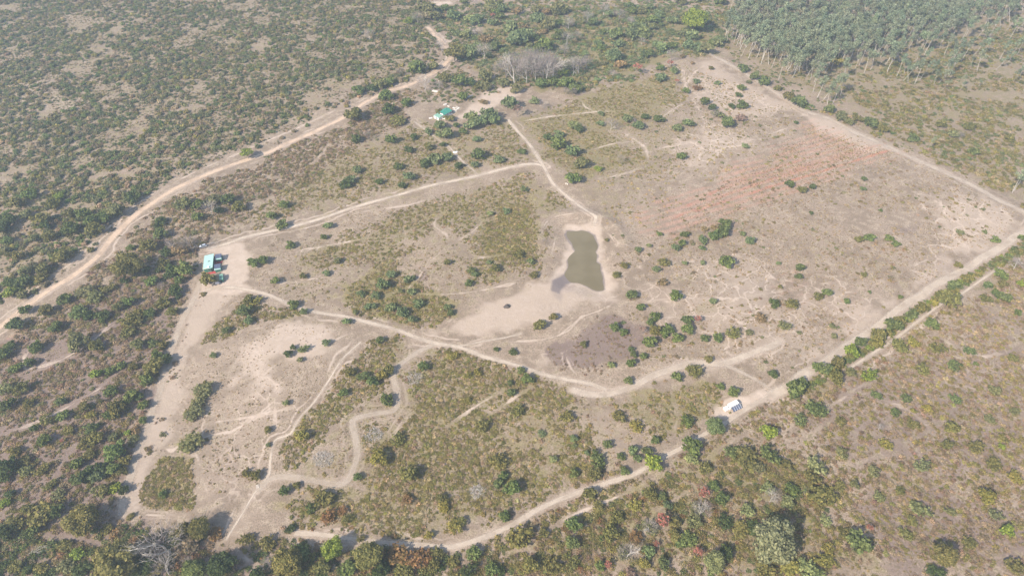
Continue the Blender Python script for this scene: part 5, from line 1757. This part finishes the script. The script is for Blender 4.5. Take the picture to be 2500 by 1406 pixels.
lying("boulder", 1382, 452, .9, .7, .8, M_STONE, "pair of small white boulders at the foot of the tall tree by the track, first", "boulder", .4).__setitem__("label", "white boulder at the tall tree's foot, the one farther from the track")
lying("boulder", 1385.5, 453, .8, .7, .7, M_STONE, "white boulder at the tall tree's foot, the one nearer the track", "boulder", 1.4)


def boulder():
    import bmesh
    bm = bmesh.new()
    bmesh.ops.create_icosphere(bm, subdivisions=3, radius=1)
    for v in bm.verts:
        n = math.sin(v.co.x * 5 + 1) * .12 + math.sin(v.co.y * 7 + v.co.z * 4) * .1
        v.co *= 1 + n
    me = bpy.data.meshes.new("rock")
    bm.to_mesh(me)
    bm.free()
    me.materials.append(M_ROCK)
    o = link("rock", me)
    x, y = gp(1238, 749)
    o.location = (x, y, hz(x, y) + .3)
    o.scale = (1.9, 1.3, 1.0)
    o.rotation_euler = (0, 0, .2)
    tag(o, "dark rounded rock alone in the pale dry bed below the pond", "rock")


boulder()


def solar_hut():
    Z6 = lambda x, y: (1700 + x * .11377, 920 + y * .11377)
    zr = 2.6
    a, b, c, d = [gp(*Z6(*p), zr) for p in ((675, 570), (860, 480), (930, 548), (737, 645))]
    va, vb = Vector(((a[0] + d[0]) / 2, (a[1] + d[1]) / 2)), Vector(((b[0] + c[0]) / 2, (b[1] + c[1]) / 2))
    mid = (va + vb) / 2
    h = frame_from("pump_hut", tuple(mid), tuple(vb), "white flat-roofed solar hut beside the boundary track with a low white lid box", "hut")
    l = (vb - va).length / 2
    w = (Vector(a) - Vector(d)).length / 2
    print("hut", l, w)
    mb = MB()
    wall_ring(mb, -w + .2, -l + .2, w - .2, l - .2, -.3, lambda x: 2.45, .1)
    mb.build("wall", M_WHITE, h)
    corrugated(-w, -l, w, l, lambda x, y: 2.55 - .03 * x, 12, th=.08, amp=.02).build("roof", M_WHITE, h)
    mb = MB()
    mb.box(-.45, -l + .16, 0, .35, -l + .19, 1.9)
    dr = mb.build("door", M_STEEL, h)
    mb = MB()
    mb.box(-w + .2 - .04, -.5, 1.1, -w + .2 - .012, .5, 1.8)
    mb.build("window", M_GLASS, h)
    # low tank with a white lid
    mb = MB()
    mb.box(-w - .1, -l - 2.0, -.3, w - .4, -l - .02, .75)
    mb.build("tank", M_OFFW, h)
    mb = MB()
    mb.box(-w - .2, -l - 2.1, .76, w - .3, -l + .02, .86)
    mb.build("tank_lid", M_WHITE, h)
    # solar array along the long side
    ar = link("array_frame", None)
    arr = MB()
    x0, x1, z0, z1 = w + .05, w + 2.0, 2.0, .95
    for y in (-l + .9, 0, l - .1):
        arr.box(x0 + .1, y - .04, -.2, x0 + .18, y + .04, z0 - .1)
        arr.box(x1 - .2, y - .04, -.2, x1 - .12, y + .04, z1 + .02)
    bpy.data.objects.remove(ar)
    fr = arr.build("array_frame", M_STEEL, h)
    for k in range(4):
        y0 = -l + .55 + k * (2 * l - .3) / 4
        y1 = y0 + (2 * l - .3) / 4 - .14
        mb = MB()
        mb.hexa([(x0, y0, z0), (x1, y0, z1), (x1, y1, z1), (x0, y1, z0)], [(x0, y0, z0 + .05), (x1, y0, z1 + .05), (x1, y1, z1 + .05), (x0, y1, z0 + .05)])
        mb.build("solar_panel", M_CELL, fr)
        mb = MB()
        mb.hexa([(x0, y1 + .003, z0), (x1, y1 + .003, z1), (x1, y1 + .137, z1), (x0, y1 + .137, z0)], [(x0, y1 + .003, z0 + .06), (x1, y1 + .003, z1 + .06), (x1, y1 + .137, z1 + .06), (x0, y1 + .137, z0 + .06)])
        mb.build("panel_rail", M_WHITE, fr)


solar_hut()


def car():
    A, B = gp(488.5, 604.5), gp(503.5, 601)
    h = frame_from("car", ((A[0] + B[0]) / 2, (A[1] + B[1]) / 2), A, "white car parked under trees at the top of the house yard", "car")
    mb = MB()
    prof = [(-1.95, .35), (-1.95, .85), (-1.85, .98), (-1.2, 1.0), (1.0, .96), (1.75, .82), (2.0, .68), (2.02, .35)]
    n = len(prof)
    V, F = [], []
    for sx, t in ((-.82, 0), (-.86, .06), (.86, .06), (.82, 0)):
        V += [(sx, y, z) for y, z in prof]
    for s in range(3):
        for k in range(n):
            F.append((s * n + k, s * n + (k + 1) % n, (s + 1) * n + (k + 1) % n, (s + 1) * n + k))
    F += [tuple(range(n))[::-1], tuple(range(3 * n, 4 * n))]
    body = link("body", mesh_from("body", V, F, [M_CAR], smooth=False), h)
    mb = MB()
    mb.hexa([(-.78, -1.75, .985), (.78, -1.75, .985), (.78, .85, .985), (-.78, .85, .985)], [(-.64, -1.5, 1.42), (.64, -1.5, 1.42), (.64, .1, 1.42), (-.64, .1, 1.42)])
    mb.build("cabin_glass", M_GLASS, h)
    mb = MB()
    mb.hexa([(-.67, -1.56, 1.423), (.67, -1.56, 1.423), (.67, .14, 1.423), (-.67, .14, 1.423)], [(-.6, -1.45, 1.48), (.6, -1.45, 1.48), (.6, .02, 1.48), (-.6, .02, 1.48)])
    mb.build("roof", M_CAR, h)
    for sx in (-.8, .8):
        for y in (-1.25, 1.25):
            mb = MB()
            mb.tube((sx - .11, y, .32), (sx + .11, y, .32), .32, .32, 14)
            wh = mb.build("wheel", M_TYRE, h)
            mb = MB()
            e = .115 if sx > 0 else -.115
            mb.tube((sx, y, .32), (sx + e, y, .32), .19, .17, 10)
            mb.build("rim", M_STEEL, wh)
        mb = MB()
        mb.box(sx * .72 - .16, 1.9, .6, sx * .72 + .16, 2.03, .74)
        mb.build("headlight", M_LAMP, h)
        mb = MB()
        mb.box(sx * .85 - .12, -1.975, .7, sx * .85 + .12, -1.952, .88)
        mb.build("tail_lamp", M_REDF, h)


car()


def brush_pile(px, py, r_px, label):
    x, y = gp(px, py)
    r = r_px * depth(px, py) / FPX
    rr = np.random.default_rng(int(px))
    mb = MB()
    for _ in range(420):
        a, q = rr.random() * 6.28, r * math.sqrt(rr.random())
        z = .15 + 1.0 * (1 - q / r) * rr.random()
        b, ln = rr.random() * 6.28, .5 + .9 * rr.random()
        mb.tube((q * cos(a), q * sin(a) * .85, z), (q * cos(a) + ln * cos(b), q * sin(a) * .85 + ln * sin(b), max(.05, z + rr.normal() * .3)), .05, .025, 3)
    o = mb.build("brush_pile", M_PALE)
    o.location = (x, y, hz(x, y))
    tag(o, label, "brush pile")


brush_pile(910, 1062, 25, "round heap of pale cut brush beside the bend of the track")
brush_pile(1010, 922, 24, "low heap of pale cut brush in the field below the trail fork")
brush_pile(790, 1122, 26, "scattered pale cut brush between the two pale footpaths")
brush_pile(1163, 1200, 22, "loose pale dead brush in the middle of the brown scrub")
x, y = gp(62, 1355)
log = link("fallen_branch", _proto.get((1, 0)) or BARE[0])
if (1, 0) in _proto:
    log.data = _proto[1, 0]
log.location = (x, y, .3)
log.rotation_euler = (0, radians(84), .3)
log.scale = (5, 5, 9)
tag(log, "pale fallen dead branch lying in dry brush below the dark thickets", "branch")
lying("stone_heap", 629, 1188, 1.2, 1.8, .18, M_BRK, "small heap of pale stones beside the footpath near the trail corner", "stone heap", .4)

# ------------------------------------------------------------------ the air
hm, N, L = new_mat("haze")
N.remove(N["Principled BSDF"])
pv = N.new("ShaderNodeVolumePrincipled")
pv.inputs["Color"].default_value = (.66, .81, 1.0, 1)
pv.inputs["Density"].default_value = HAZE = .00025
pv.inputs["Anisotropy"].default_value = .25
L.new(pv.outputs[0], N["Material Output"].inputs["Volume"])
mb = MB()
mb.box(-4200, -800, -8, 4200, 2900, CAM_H + 12)
hz_o = mb.build("haze", hm)
tag(hz_o, kind='stuff')

# ------------------------------------------------------------------ labels of the plants: look, then neighbour
rows = []
for root, px, py, r, tone, form, cat, label in PLANTED:
    if label:
        tag(root, label, cat or "tree")
        continue
    where = where_phrase(px, py)
    noun = "shrub" if r < 1.9 else "bush" if form == "round" and r < 3 else "tree"
    if form == 'bare':
        s = "%s leafless %s tree %s" % ("tall" if r > 5 else "small" if r < 3 else "mid-sized", "pale-limbed" if tone == 'pale' else "grey twiggy", where)
        cat = "tree"
    elif form == 'euc':
        s = "lone slim white-trunked eucalyptus %s" % where
    elif form == 'flower':
        s = "%s %s tree %s" % (size_word(r), TONE_WORD[tone], where)
    else:
        shape = {'round': 'rounded', 'big': 'broad-crowned', 'loose': 'ragged', 'flat': 'flat-topped'}[form]
        s = "%s %s %s %s %s" % (size_word(r), shape, TONE_WORD[tone], noun, where)
    rows.append([root, px, py, s, cat or noun])
same = {}
for row in rows:
    same.setdefault(row[3], []).append(row)
NTH = {2: ("upper of two", "lower of two"), 3: ("uppermost of three", "middle of three", "lowest of three")}
for s, v in same.items():
    v.sort(key=lambda t: t[2])
    for k, (root, px, py, _, cat) in enumerate(v):
        lab = s if len(v) == 1 or len(v) > 3 else "%s, %s" % (s, NTH[len(v)][k])
        w = lab.split()
        for cut in (" rounded", " ragged", " well", " broad-crowned", " flat-topped", " bluish", " and", " slim"):
            if len(lab.split()) > 16:
                lab = lab.replace(cut, "", 1)
        tag(root, lab, cat, s if len(v) > 3 else "%s plants by %s" % (s.split()[2] if len(s.split()) > 2 else s, s.split(" of ")[-1].split("above ")[-1].split("below ")[-1]))
print("plants", len(PLANTED), "labels", len(same))
